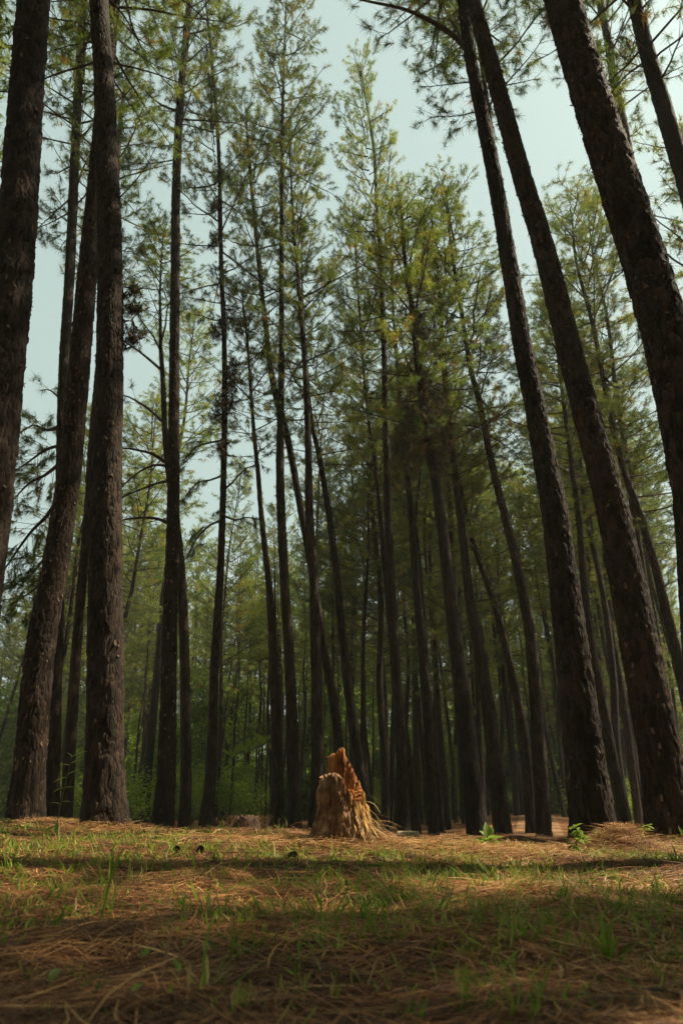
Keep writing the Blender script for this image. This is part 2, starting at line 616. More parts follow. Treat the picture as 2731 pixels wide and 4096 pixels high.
CROWNS = [make_crown(101 + k, L, rad, pm, 38, 0.20, 0.0085, hang=hg) for k, (L, rad, pm, hg) in enumerate(
    [(13, 2.5, 5.0, 0.04), (12, 2.2, 5.4, 0.08), (14, 2.7, 4.8, 0.12), (10, 2.1, 5.4, 0.04), (13, 2.3, 4.6, 0.16), (9, 1.9, 5.8, 0.05)])]
CROWNS_FAR = [make_crown(201 + k, L, rad, pm, 22, 0.26, 0.020, 0.15, 0.18) for k, (L, rad, pm) in enumerate(
    [(12, 2.4, 4.2), (13, 2.7, 4.0), (10, 2.2, 4.4)])]

# ------------------------------------------------------------------ pine trunks
def trunk_mesh(name, pts, rad, detail, seed):
    """pts in the tree's own space. detail 2: bark plates modelled; 1: coarse plates; 0: plain"""
    k, step = {2: (110, 0.024), 1: (40, 0.07), 0: (14, 0.45)}[detail]
    P, Rr = resample(pts, rad, step)
    n = len(P)
    tan, X, Yv = frames(P)
    a = np.arange(k) * 2 * math.pi / k
    s = np.concatenate([[0], np.cumsum(np.linalg.norm(np.diff(P, axis=0), axis=1))])
    A_, S_ = np.meshgrid(a, s)
    r2 = np.repeat(Rr[:, None], k, 1)
    u01 = A_ / (2 * math.pi)
    if detail:
        nu = 15
        wob = vnoise(u01 * 12, S_ * 3.0, seed + 1, 12) * 1.0
        d, cid = cells(u01 * nu + wob * 0.9, S_ * 6.5 + wob * 1.6, nu, seed)
        nu2 = 46
        d2, cid2 = cells(u01 * nu2 + wob, S_ * 17 + wob, nu2, seed + 3)
        big = vnoise(u01 * 5, S_ * 0.8, seed + 5, 5) - 0.5
        h = 0.015 * np.clip(d * 5.0, 0, 1) ** 0.6 + 0.015 * (cid - 0.5) + 0.006 * np.clip(d2 * 4.0, 0, 1) + 0.007 * (cid2 - 0.5)
        h = h * (0.55 + 0.45 * (Rr[:, None] / Rr.max())) * (1.0 if detail == 2 else 0.85)
        flute = 0.10 * np.exp(-S_ / 0.35) * (np.sin(A_ * 5 + seed) * 0.6 + np.sin(A_ * 3 + seed * 2) * 0.4)
        r2 = r2 * (1 + flute * 1.3 + 0.20 * np.exp(-S_ / 0.22) + 0.06 * big) + h - 0.014
    else:
        r2 = r2 * (1 + 0.10 * (vnoise(u01 * 5, S_ * 1.1, seed, 5) - 0.5))
    v = P[:, None, :] + r2[..., None] * (np.cos(a)[None, :, None] * X[:, None, :] + np.sin(a)[None, :, None] * Yv[:, None, :])
    i = np.arange(n - 1)[:, None] * k
    j = np.arange(k)[None, :]
    j2 = (j + 1) % k
    f = np.stack([i + j, i + j2, i + k + j2, i + k + j], -1).reshape(-1, 4)
    return mesh_np(name, v.reshape(-1, 3), f), P, Rr


def flakes_mesh(P, Rr, count, seed, zmax):
    """thin scales of bark that stand away from the trunk"""
    r = np.random.default_rng(seed)
    tan, X, Yv = frames(P)
    top = np.searchsorted(P[:, 2], zmax)
    so = Soup()
    for _ in range(count):
        k = r.integers(1, max(2, min(top, len(P) - 2)))
        a = r.uniform(0, 2 * math.pi)
        o = math.cos(a) * X[k] + math.sin(a) * Yv[k]
        t = tan[k]
        w = np.cross(t, o)
        c = P[k] + o * (Rr[k] + 0.004)
        L, W = r.uniform(0.02, 0.07), r.uniform(0.012, 0.035)
        lift = r.uniform(0.008, 0.028)
        sgn = 1 if r.random() < 0.6 else -1
        rows = []
        for q, (fl, fw, fo) in enumerate([(-0.5, 0.55, 0.0), (0.0, 1.0, 0.25), (0.35, 0.8, 0.6), (0.5, 0.4, 1.0)]):
            m = c + t * (sgn * L * fl) + o * (lift * fo) + w * r.normal(0, 0.003)
            rows += [m - w * W * 0.5 * fw, m + w * W * 0.5 * fw]
        rows = np.array(rows)
        thick = o * 0.003
        v = np.concatenate([rows, rows - thick])
        f = []
        for q in range(3):
            b = q * 2
            f += [[b, b + 1, b + 3, b + 2], [8 + b, 8 + b + 2, 8 + b + 3, 8 + b + 1], [b, b + 2, 8 + b + 2, 8 + b], [b + 1, 8 + b + 1, 8 + b + 3, b + 3]]
        f += [[6, 7, 15, 14], [0, 8, 9, 1]]
        so.add(v, f)
    return so.mesh('bark_flakes')


def tip_height(sy, Y):
    return float(place(1365.5, sy, Y)[0][2])


def pine(label, Y, line, crown=None, crown_frac=None, height=24.0, detail=1, seed=1, flakes=0, group='pine trees standing nearest the stump', crown_rot=0.0, crown_scale=1.0, crown_z=None):
    """line: (sx, sy, width) from the top of what the photograph shows down to the foot"""
    pts, rad = [], []
    for sx, sy, w in line[::-1]:
        p, t = place(sx, sy, Y)
        pts.append(p); rad.append(0.5 * w * t / F * (0.9 if detail < 2 else 1.0))
    # foot: run on into the ground
    foot = pts[0].copy()
    g0 = gz(foot[0], Y)
    d = unit(pts[1] - pts[0])
    b = pts[0] - d * ((pts[0][2] - g0 + 0.15) / max(d[2], 0.3))
    if b[2] < pts[0][2] - 0.03:
        pts.insert(0, b); rad.insert(0, rad[0] * 1.04)
    for k in range(1, len(rad)):
        rad[k] = min(rad[k], rad[k - 1])
    # top: run on up to the tree's height
    top = pts[-1]
    if top[2] < height:
        d = unit(pts[-1] - pts[-2])
        n = 4
        z0 = top[2]; r0 = rad[-1]
        for q in range(1, n + 1):
            f = q / n
            dz = (height - z0) / n
            lean = d[0] / d[2] * (1 - 0.75 * f)
            p = pts[-1] + np.array([lean * dz, 0, dz])
            pts.append(p); rad.append(r0 * (1 - f) + 0.018 * f)
    H = pts[-1][2]
    base = np.array([pts[0][0], Y, g0])
    root = link('pine_tree', None, loc=base)
    root.empty_display_size = 0.3
    local = np.array(pts) - base
    me, P, Rr = trunk_mesh('trunk', local, rad, detail, seed)
    link('trunk', me, root, [M_BARK], smooth=True)
    tag(root, label, 'pine tree', group)
    if flakes:
        fo = link('bark_flakes', flakes_mesh(P, Rr, flakes, seed + 50, 13.0), root, [M_FLAKE])
        tag(fo, kind='stuff')
    if crown is not None:
        nm, bm_, L0 = crown
        z0 = crown_z if crown_z is not None else H * (1 - crown_frac)
        k = np.searchsorted(P[:, 2] + base[2], z0)
        k = min(k, len(P) - 2)
        a = P[k]
        v = P[-1] - a
        sc = np.linalg.norm(v) / L0
        rot = Vector(v).to_track_quat('Z', 'Y') @ Matrix.Rotation(crown_rot, 4, 'Z').to_quaternion()
        co = link('crown', nm, root, loc=a)
        co.rotation_mode = 'QUATERNION'; co.rotation_quaternion = rot
        s2 = crown_scale
        co.scale = (s2, s2, sc)
        bo = link('branches', bm_, co)
    return root, P + base, Rr


def limb(root, world_pts, r0, seed, twig_from=0.3, hang=0.0, needles=True, mat_n=None, twig=0.6, tint0=0.35, step=0.2):
    """a single branch of a tree with its needles, in the tree's space"""
    r = np.random.default_rng(seed)
    base = np.array(root.location)
    pts, _ = resample(np.array(world_pts) - base, np.zeros(len(world_pts)), 0.18)
    so, C, A, TI = Soup(), [], [], []
    grow(r, so, C, A, TI, pts, r0, twig_from, step, twig, 0.12, hang, dead=0.04, tint0=tint0)
    lo = link('limb', so.mesh('limb'), root, [M_BRANCH], smooth=True)
    if needles:
        nm = needle_mesh('needles', np.array(C), np.array(A), np.array(TI), 38, 0.20, 0.0085, 0.3 + hang)
        link('needles', nm, lo, [mat_n or M_NEEDLE])
    return lo


def plane_pts(Y, pix, dy=None):
    out = []
    for k, (sx, sy) in enumerate(pix):
        p, _ = place(sx, sy, Y + (dy[k] if dy else 0))
        out.append(p)
    return out


C_ = CROWNS
trees = {}
def T(key, *a, **k):
    trees[key] = pine(*a, **k)


T('A', 'very thick dark pine trunk cut off by the left edge of the photo', 5.0,
  [(137, 0, 135), (105, 400, 142), (60, 1024, 150), (8, 1503, 160), (-50, 2048, 172), (-110, 2500, 185), (-190, 3200, 220)],
  C_[0], 0.5, 23, 2, 1, 220)
T('B', 'slender grey pine rising behind the leaning trunk, close to the left edge', 12.0,
  [(335, 0, 34), (310, 400, 37), (282, 1024, 42), (255, 1503, 46), (243, 2048, 50), (222, 2700, 56), (209, 3260, 66)],
  C_[1], 0.50, 26, 1, 2, crown_rot=0.7)
T('C', 'thick pine leaning right with sunlit bark flakes, second from the left edge', 8.4,
  [(453, 0, 52), (380, 784, 66), (356, 1024, 72), (287, 1808, 86), (253, 2048, 92), (215, 2300, 100), (165, 2570, 108), (118, 3072, 122), (102, 3290, 146)],
  C_[2], 0.45, 24, 2, 3, 520, crown_rot=1.9)
T('D', 'thick straight dark pine with flared foot standing before the leaning trunk', 7.3,
  [(396, 0, 70), (418, 350, 78), (440, 1024, 96), (436, 1547, 104), (425, 2048, 117), (422, 2570, 135), (418, 3072, 150), (420, 3300, 182)],
  C_[4], 0.42, 24, 2, 4, 220, crown_rot=2.7)
T('Ftree', 'thin dark pine partly hidden between the two thick trunks at the far left', 14.4,
  [(480, 500, 22), (440, 1000, 28), (375, 1700, 34), (353, 2048, 38), (322, 2396, 41), (296, 2745, 46), (265, 3260, 56)],
  C_[5], 0.40, 22, 1, 5, crown_rot=0.4)
T('G', 'tall pine with sun speckles down its right side, between dark trunk and tufted pine', 12.6,
  [(758, 0, 26), (719, 436, 31), (704, 784, 33), (701, 1024, 35), (697, 1503, 40), (692, 2048, 48), (680, 2480, 57), (666, 3072, 70), (648, 3300, 90)],
  C_[3], 0.42, 28, 2, 6, 420, crown_rot=3.0)
T('H', 'pine with long bare arching limbs forking out behind the sun-speckled trunk', 15.6,
  [(640, 1230, 12), (644, 1400, 19), (650, 1500, 22), (665, 1800, 28), (700, 2048, 34), (722, 2266, 39), (736, 2570, 43), (745, 3072, 49), (737, 3300, 56)],
  C_[5], 0.22, 17.0, 1, 7, crown_rot=1.0, crown_scale=0.8)
T('I', 'slender pine with dark shaggy needle clumps along its upper trunk', 13.6,
  [(823, 0, 10), (849, 261, 14), (875, 610, 17), (884, 1024, 20), (897, 1372, 23), (897, 1720, 26), (890, 2048, 29), (880, 2309, 33), (858, 2657, 38), (845, 3072, 46), (819, 3310, 60)],
  C_[4], 0.55, 26, 1, 8, crown_rot=4.0, crown_scale=0.75)
T('J', 'slim pine forking at its top, slanting behind the tall central pair', 15.0,
  [(985, 480, 8), (1002, 697, 15), (1032, 1024, 18), (1070, 1372, 24), (1098, 1560, 28), (1150, 1750, 30), (1205, 2048, 31), (1250, 2300, 33), (1290, 2570, 36), (1340, 2850, 40), (1392, 3330, 47)],
  C_[3], 0.50, tip_height(430, 15.0), 1, 9, crown_rot=5.0, crown_scale=0.85)
T('K', 'tall straight pine with an open airy top, right one of the touching pair', 13.8,
  [(1137, 217, 9), (1128, 520, 15), (1126, 1024, 21), (1126, 1460, 28), (1120, 1808, 36), (1124, 2048, 39), (1142, 2400, 42), (1160, 2700, 46), (1180, 3330, 62)],
  C_[1], 0.42, tip_height(-60, 13.8), 1, 10, crown_rot=0.2, crown_scale=0.85)
T('L', 'short thin pine left of the touching pair, its top forked', 14.6,
  [(976, 1270, 10), (990, 1370, 12), (1002, 1547, 15), (1015, 1721, 18), (1032, 1895, 21), (1044, 2048, 24), (1063, 2222, 27), (1080, 2400, 32), (1096, 2700, 40), (1116, 3330, 56)],
  C_[5], 0.40, tip_height(1150, 14.6), 1, 11, crown_rot=2.0, crown_scale=0.75)
T('N', 'pine just left of the stump with a light pointed top', 14.0,
  [(1160, 650, 8), (1172, 850, 13), (1185, 1024, 17), (1207, 1285, 21), (1224, 1547, 26), (1233, 1808, 31), (1237, 2048, 37), (1254, 2309, 42), (1263, 2657, 46), (1268, 3072, 51), (1255, 3330, 62)],
  C_[0], 0.55, tip_height(480, 14.0), 1, 12, crown_rot=3.3, crown_scale=0.72)
T('O', 'slim leaning pine whose foot shows right behind the stump', 16.0,
  [(1225, 1450, 14), (1245, 1680, 19), (1280, 1846, 23), (1332, 2177, 30), (1376, 2612, 38), (1420, 2960, 46), (1475, 3330, 54)],
  C_[1], 0.52, tip_height(900, 16.0), 1, 13, crown_rot=4.4, crown_scale=0.8)
T('P', 'tall pine whose pointed crown stands alone against the open sky', 15.2,
  [(1440, 275, 5), (1470, 440, 9), (1496, 610, 14), (1509, 871, 18), (1523, 1024, 21), (1535, 1372, 25), (1544, 1721, 29), (1552, 2048, 35), (1565, 2396, 39), (1587, 2745, 45), (1607, 3072, 50), (1612, 3350, 54)],
  C_[1], 0.5, tip_height(262, 15.2), 1, 14, crown_rot=0.9, crown_scale=0.78)
T('Q', 'thin pine leaning left behind the pine with the lone pointed crown', 17.0,
  [(1410, 830, 6), (1440, 1285, 11), (1452, 1460, 13), (1474, 1677, 15), (1496, 1808, 17), (1517, 2026, 20), (1560, 2500, 27), (1620, 2950, 36), (1668, 3350, 44)],
  C_[0], 0.6, tip_height(900, 17.0), 1, 15, crown_rot=5.5, crown_scale=0.72)
T('R', 'thick dark pine with bushy shoots on its middle trunk, right of the stump', 12.6,
  [(1605, 850, 12), (1618, 1024, 20), (1644, 1198, 24), (1666, 1416, 29), (1696, 1634, 37), (1722, 1808, 42), (1760, 2048, 48), (1801, 2396, 56), (1844, 2745, 70), (1880, 3072, 85), (1912, 3360, 98)],
  C_[3], 0.5, tip_height(800, 12.6), 1, 16, crown_rot=1.2, crown_scale=0.95)
T('S', 'slim pine between the bushy thick trunk and the lone-crowned pine', 16.5,
  [(1560, 900, 9), (1570, 1200, 13), (1596, 1547, 19), (1615, 1808, 24), (1644, 2048, 30), (1661, 2309, 35), (1687, 2570, 40), (1713, 2920, 46), (1735, 3350, 48)],
  C_[3], 0.5, tip_height(820, 16.5), 1, 17, crown_rot=0.0, crown_scale=0.8)
T('T', 'slender pine bending left in front of the far path, right of centre', 13.6,
  [(1785, 820, 9), (1809, 1024, 15), (1844, 1242, 19), (1879, 1460, 23), (1922, 1634, 27), (1966, 1852, 32), (2015, 2048, 37), (2058, 2222, 41), (2095, 2396, 45), (2123, 2570, 50), (2150, 2920, 58), (2178, 3350, 70)],
  C_[0], 0.52, tip_height(740, 13.6), 1, 18, crown_rot=2.2, crown_scale=0.85)
T('U', 'thick pine right of the path with a long limb reaching left at the top', 7.3,
  [(1848, 0, 40), (1879, 218, 45), (1923, 436, 52), (1975, 697, 58), (2031, 1024, 64), (2088, 1372, 72), (2140, 1634, 80), (2188, 1895, 90), (2218, 2048, 98), (2262, 2396, 116), (2306, 2745, 136), (2345, 3072, 150), (2385, 3370, 182)],
  C_[4], 0.42, 23, 2, 19, 160, crown_rot=0.6)
T('Utwin', 'thin trunk squeezed between the two big leaning pines on the right', 9.6,
  [(1885, 0, 14), (1925, 250, 18), (1960, 500, 22), (2010, 900, 27), (2070, 1300, 32), (2180, 2000, 40), (2310, 3350, 62)],
  C_[5], 0.38, 22, 1, 20, crown_rot=1.7)
T('V', 'thickest leaning pine on the right, its foot beside the needle heap', 6.9,
  [(1892, 0, 57), (1990, 350, 65), (2085, 697, 74), (2184, 1024, 83), (2304, 1503, 99), (2364, 1721, 107), (2450, 2048, 121), (2522, 2396, 136), (2588, 2745, 150), (2648, 3072, 162), (2694, 3380, 196)],
  C_[0], 0.42, 23, 2, 21, 200, crown_rot=2.9)
T('X', 'huge pine with flaky plated bark slanting across the upper right corner', 5.0,
  [(2250, 0, 132), (2338, 306, 142), (2436, 612, 158), (2530, 900, 172), (2570, 1024, 177), (2665, 1350, 188), (2745, 1700, 196), (2815, 2100, 206), (2900, 2700, 216), (2965, 3300, 245)],
  C_[2], 0.48, 22, 2, 22, 700, crown_rot=4.0)
T('X2', 'thin pine trunk emerging from behind the flaky plated trunk, upper right', 11.4,
  [(2385, -200, 28), (2400, 0, 32), (2430, 153, 34), (2452, 306, 36), (2480, 440, 38), (2520, 650, 41), (2590, 1024, 45), (2700, 1800, 52), (2800, 3340, 70)],
  C_[3], 0.42, 26, 1, 23, crown_rot=5.2, crown_scale=0.85)
T('Ytree', 'dark pine trunk leaving the photo at its upper right edge', 7.5,
  [(2537, 0, 58), (2583, 191, 63), (2640, 383, 68), (2697, 574, 74), (2765, 800, 80), (2880, 1300, 90), (3000, 2000, 105), (3150, 3300, 140)],
  C_[1], 0.5, 23, 1, 24, crown_rot=0.3)
T('Z1', 'thin crooked pine leaning left over the far path', 17.0,
  [(1830, 1880, 14), (1880, 2120, 20), (1918, 2250, 24), (1970, 2396, 27), (2010, 2540, 30), (2057, 2750, 37), (2098, 2980, 43), (2126, 3350, 48)],
  C_[5], 0.5, tip_height(1800, 17.0), 1, 25, crown_rot=3.7, crown_scale=0.9)
T('Z2', 'dark pine close behind the bushy thick trunk, left of the far path', 14.0,
  [(1745, 1000, 12), (1765, 1300, 18), (1795, 1700, 25), (1838, 2048, 33), (1880, 2400, 44), (1940, 2750, 58), (1982, 3072, 70), (2012, 3350, 84)],
  C_[4], 0.5, tip_height(930, 14.0), 1, 26, crown_rot=1.1, crown_scale=0.85)
T('Z3', 'slim pine seen to the right of the thickest leaning trunk', 15.0,
  [(2290, 900, 9), (2305, 1050, 13), (2367, 1285, 18), (2410, 1503, 22), (2454, 1721, 25), (2500, 1895, 28), (2555, 2048, 32), (2620, 2266, 37), (2672, 2483, 43), (2715, 2657, 48), (2790, 3000, 56), (2850, 3340, 66)],
  C_[5], 0.55, tip_height(830, 15.0), 1, 27, crown_rot=4.8)
T('Z4', 'straight dark pine between the two big leaning trunks on the right', 15.5,
  [(2240, 1500, 15), (2290, 1900, 22), (2315, 2092, 26), (2349, 2483, 36), (2393, 2745, 44), (2454, 3072, 53), (2520, 3370, 64)],
  C_[3], 0.5, tip_height(1300, 15.5), 1, 28, crown_rot=2.4)
T('Z5', 'thin distant pine seen just right of the big limb-bearing pine', 22.0,
  [(2270, 1500, 9), (2380, 2200, 16), (2436, 2483, 21), (2500, 2850, 28), (2560, 3350, 40)],
  C_[0], 0.5, tip_height(1150, 22.0), 1, 29, crown_rot=1.5)

# limbs that stand out
rt = trees['H'][0]
for q, (pix, r0) in enumerate([
        ([(652, 1690), (600, 1640), (540, 1600), (490, 1580), (430, 1590)], 0.045),
        ([(660, 1850), (610, 1815), (550, 1800), (492, 1792), (440, 1810)], 0.050),
        ([(662, 1862), (615, 1860), (560, 1885), (510, 1925), (460, 1980)], 0.040),
        ([(665, 1925), (620, 1935), (570, 1955), (500, 1985), (450, 2030)], 0.040),
        ([(668, 2090), (630, 2075), (570, 2070), (500, 2078), (440, 2100)], 0.050),
        ([(646, 1480), (600, 1440), (550, 1400), (505, 1370), (470, 1330)], 0.045),
        ([(640, 1400), (610, 1340), (570, 1290), (540, 1240)], 0.035),
        ([(644, 1370), (662, 1300), (668, 1240), (690, 1180)], 0.035)]):
    dy = [0, -0.2, -0.35, -0.5, -0.6][:len(pix)]
    limb(rt, plane_pts(15.6, pix, dy), r0, 300 + q, 0.45, 0.15, tint0=0.3)
rt = trees['U'][0]
limb(rt, plane_pts(7.3, [(1862, 190), (1800, 130), (1700, 70), (1600, 30), (1480, 5), (1380, -20)]), 0.05, 320, 0.30, 0.35, tint0=0.35, twig=0.45)
limb(rt, plane_pts(7.3, [(1862, 200), (1830, 120), (1790, 60), (1770, 0), (1750, -60)], [0, .3, .6, .9, 1.2]), 0.03, 321, 0.3, 0.2, tint0=0.4)
rt = trees['B'][0]
limb(rt, plane_pts(12.0, [(240, 1980), (190, 2060), (130, 2120), (70, 2200), (10, 2290)], [0, .2, .4, .5, .6]), 0.05, 330, 0.15, 0.3, tint0=0.2, twig=0.8, step=0.06)
limb(rt, plane_pts(12.0, [(243, 1850), (180, 1900), (120, 1930), (60, 1990)], [0, .3, .5, .7]), 0.045, 331, 0.15, 0.3, tint0=0.25, twig=0.8, step=0.06)
limb(rt, plane_pts(12.0, [(246, 1700), (190, 1720), (130, 1700), (70, 1740)], [0, .3, .5, .7]), 0.045, 332, 0.2, 0.1, tint0=0.45, twig=0.8, step=0.06)
limb(rt, plane_pts(12.0, [(240, 2150), (200, 2200), (150, 2270), (90, 2330)], [0, .3, .5, .7]), 0.035, 333, 0.15, 0.4, tint0=0.2, twig=0.7, step=0.06)
limb(rt, plane_pts(12.0, [(246, 1600), (200, 1560), (170, 1560)], [0, .3, .5]), 0.03, 334, 0.3, 0.0, tint0=0.5)
limb(rt, plane_pts(12.0, [(238, 2240), (190, 2310), (120, 2370), (40, 2420)], [0, .2, .4, .5]), 0.035, 335, 0.1, 0.4, tint0=0.15, twig=0.8, step=0.05)
limb(rt, plane_pts(12.0, [(243, 1780), (180, 1800), (110, 1850), (50, 1890)], [0, .3, .5, .7]), 0.04, 336, 0.15, 0.2, tint0=0.4, twig=0.9, step=0.05)
rt = trees['G'][0]
limb(rt, plane_pts(12.6, [(706, 440), (650, 420), (590, 370), (540, 310), (500, 250)], [0, -.1, -.1, -.2, -.2]), 0.035, 340, 0.35, 0.1, tint0=0.5, twig=0.6)
rt = trees['I'][0]
for q, pix in enumerate([[(890, 2080), (840, 2100), (790, 2150), (750, 2220)], [(893, 1900), (840, 1920), (790, 1930), (745, 1980)], [(893, 1960), (930, 1930), (975, 1880), (1020, 1860)],
                         [(890, 2060), (940, 2080), (985, 2070), (1035, 2075)], [(895, 1760), (840, 1770), (780, 1790), (735, 1840)]]):
    limb(rt, plane_pts(13.6, pix, [0, -.2, -.3, -.4]), 0.03, 350 + q, 0.2, 0.5, tint0=0.15, twig=0.6, step=0.13)
T('young', 'young pine behind the touching pair with two sunlit lime-green sprays', 30.0,
  [(1098, 2300, 8), (1104, 2625, 13), (1108, 2950, 17), (1112, 3300, 22)], None, None, tip_height(2180, 30.0), 0, 31)
rt = trees['young'][0]
for q, pix in enumerate([[(1104, 2610), (1050, 2640), (990, 2640), (930, 2620), (880, 2622)], [(1106, 2935), (1060, 2975), (1010, 3000), (960, 3012), (930, 3020)], [(1100, 2420), (1060, 2430), (1020, 2450)], [(1100, 2330), (1130, 2320), (1160, 2330)]]):
    limb(rt, plane_pts(30.0, pix, [0, 1.0, 1.8, 2.4, 2.8]), 0.03, 360 + q, 0.15, -0.05, mat_n=M_SUNLIT, tint0=0.6, twig=0.55, step=0.05)

# shaggy clumps of old needles caught on trunks
def clump(root, P, sx, sy, Y, size, seed, n=70):
    r = np.random.default_rng(seed)
    p, t = place(sx, sy, Y - 0.12)
    base = np.array(root.location)
    C = r.normal(0, 1, (n, 3)) * np.array([0.45, 0.40, 0.75]) * size
    ax = unit(r.normal(0, 1, (n, 3)) * np.array([1, 1, 0.5]) + np.array([0, 0, -0.8]))
    ti = np.clip(r.normal(0.35, 0.3, n), 0, 1)
    nm = needle_mesh('needle_clump', C, ax, ti, 26, min(0.22, size * .75), 0.010, 0.5)
    link('needle_clump', nm, root, [M_DEAD], loc=p - base)


rt, P_, _ = trees['I']
for q, (sx, sy, s) in enumerate([(838, 210, .30), (842, 330, .32), (846, 470, .26), (865, 700, .30), (852, 825, .30), (858, 965, .30), (880, 1085, .26), (868, 1330, .34),
                                 (905, 1300, .22), (930, 1470, .30), (928, 1560, .36), (905, 1620, .36), (870, 1650, .28), (885, 1790, .3), (920, 1240, .2)]):
    clump(rt, P_, sx, sy, 13.6, s * .72, 400 + q, int(130 * s))
rt, P_, _ = trees['D']
for q, (sx, sy, s) in enumerate([(510, 1160, .16), (525, 1230, .14), (535, 1330, .14), (520, 1370, .12)]):
    clump(rt, P_, sx, sy, 7.5, s, 430 + q, 22)
rt, P_, _ = trees['R']
for q, (sx, sy, s) in enumerate([(1650, 1260, .35), (1690, 1300, .3), (1690, 1480, .4), (1720, 1600, .5), (1660, 1640, .4), (1740, 1700, .5), (1690, 1760, .5), (1640, 1740, .4), (1760, 1820, .4), (1620, 1860, .4), (1600, 1780, .3)]):
    clump(rt, P_, sx, sy, 12.8, s, 440 + q, int(110 * s))
rt, P_, _ = trees['U']
clump(rt, P_, 2200, 60, 9.6, .25, 460, 60)

# which gap between the front trunks something farther off is seen in
MARKS = [(-400, 'the left edge'), (105, 'the leaning left trunk'), (420, 'the flared dark trunk'), (648, 'the sun-speckled pine'), (819, 'the tufted slender pine'), (1150, 'the touching pair'),
         (1372, 'the stump'), (1612, 'the lone-crowned pine'), (1912, 'the bushy thick trunk'), (2178, 'the path-side pine'), (2385, 'the limb-bearing pine'), (2694, 'the thickest leaning trunk'), (3200, 'the right edge')]
ORD = ['first', 'second', 'third', 'fourth', 'fifth', 'sixth', 'seventh', 'eighth', 'ninth', 'tenth', 'eleventh', 'twelfth', 'thirteenth', 'fourteenth', 'fifteenth', 'sixteenth', 'seventeenth', 'eighteenth', 'nineteenth', 'twentieth'] + ['twenty-' + w for w in ('first', 'second', 'third', 'fourth', 'fifth', 'sixth', 'seventh', 'eighth', 'ninth')]


def label_by_gap(objs, what):
    slots = {}
    for o in objs:
        x, y = o.location.x, o.location.y
        sx = 1365.5 + F * x / (y * CP)
        k = max(0, min(len(MARKS) - 2, sum(1 for m in MARKS if m[0] < sx) - 1))
        slots.setdefault(k, []).append((sx, o))
    for k, L in slots.items():
        L.sort(key=lambda t: t[0])
        for q, (_, o) in enumerate(L):
            o['label'] = '%s, %s from left between %s and %s' % (what, ORD[min(q, 28)], MARKS[k][1], MARKS[k + 1][1])


# ------------------------------------------------------------------ the pines farther off
def straight_trunk(seed, H, r0):
    r = np.random.default_rng(seed)
    pts, rad = [], []
    ox, oy = 0, 0
    for q in range(9):
        z = -0.3 + (H + 0.3) * q / 8
        pts.append((ox, oy, z)); rad.append(r0 * (1 - 0.88 * (q / 8) ** 1.3))
        ox += r.normal(0, 0.10); oy += r.normal(0, 0.10)
    pts = np.array(pts)
    me, P, Rr = trunk_mesh('trunk', pts, rad, 0, seed)
    me.materials.append(M_BARK)
    me.polygons.foreach_set('use_smooth', np.ones(len(me.polygons), dtype=bool))
    return me, P


FAR_T = [(H, straight_trunk(500 + k, H, r0)) for k, (H, r0) in enumerate([(21, .14), (22, .16), (19, .125), (23, .15), (20, .135), (17, .10), (15, .085), (18, .11)])]


def far_pine(x, y, s, rot, kt, crown, frac, label, group, cs=1.0):
    H, (tm, P) = FAR_T[kt]
    z = gz(x, y)
    root = link('pine_tree', None, loc=(x, y, z))
    root.rotation_euler = (random.gauss(0, .015), random.gauss(0, .02), rot)
    root.scale = (s, s, s)
    link('trunk', tm, root)
    nm, bm_, L0 = crown
    z0 = H * (1 - frac)
    k = min(np.searchsorted(P[:, 2], z0), len(P) - 2)
    v = P[-1] - P[k]
    co = link('crown', nm, root, loc=P[k])
    co.rotation_mode = 'QUATERNION'
    co.rotation_quaternion = Vector(v).to_track_quat('Z', 'Y')
    co.scale = (cs, cs, np.linalg.norm(v) / L0)
    link('branches', bm_, co)
    tag(root, label, 'pine tree', group)
    return root


placed = [(t[0].location.x, t[0].location.y) for t in trees.values()]
r = np.random.default_rng(77)


def free(x, y, d):
    return all((x - a) ** 2 + (y - b) ** 2 > d * d for a, b in placed)


for sx_, Y_, tip_, fr_, kc, lab_ in [(120, 20.0, 1640, .62, 0, 'bushy pine glimpsed between the edge trunk and the leaning trunk at left'), (330, 24.0, 1560, .6, 2, 'pine seen through the gaps beside the thick straight dark trunk'),
                                     (585, 29.0, 1250, .5, 1, 'pine with sunlit crown behind the bare arching limbs at left')]:
    p_ = place(sx_, 3270, Y_)[0]
    H_ = tip_height(tip_, Y_)
    placed.append((p_[0], Y_))
    far_pine(p_[0], Y_, H_ / FAR_T[kc][0], 1.3 * kc, kc, CROWNS[kc], fr_, lab_, 'pines behind the front row, left', 1.5 if sx_ < 200 else 1.2)

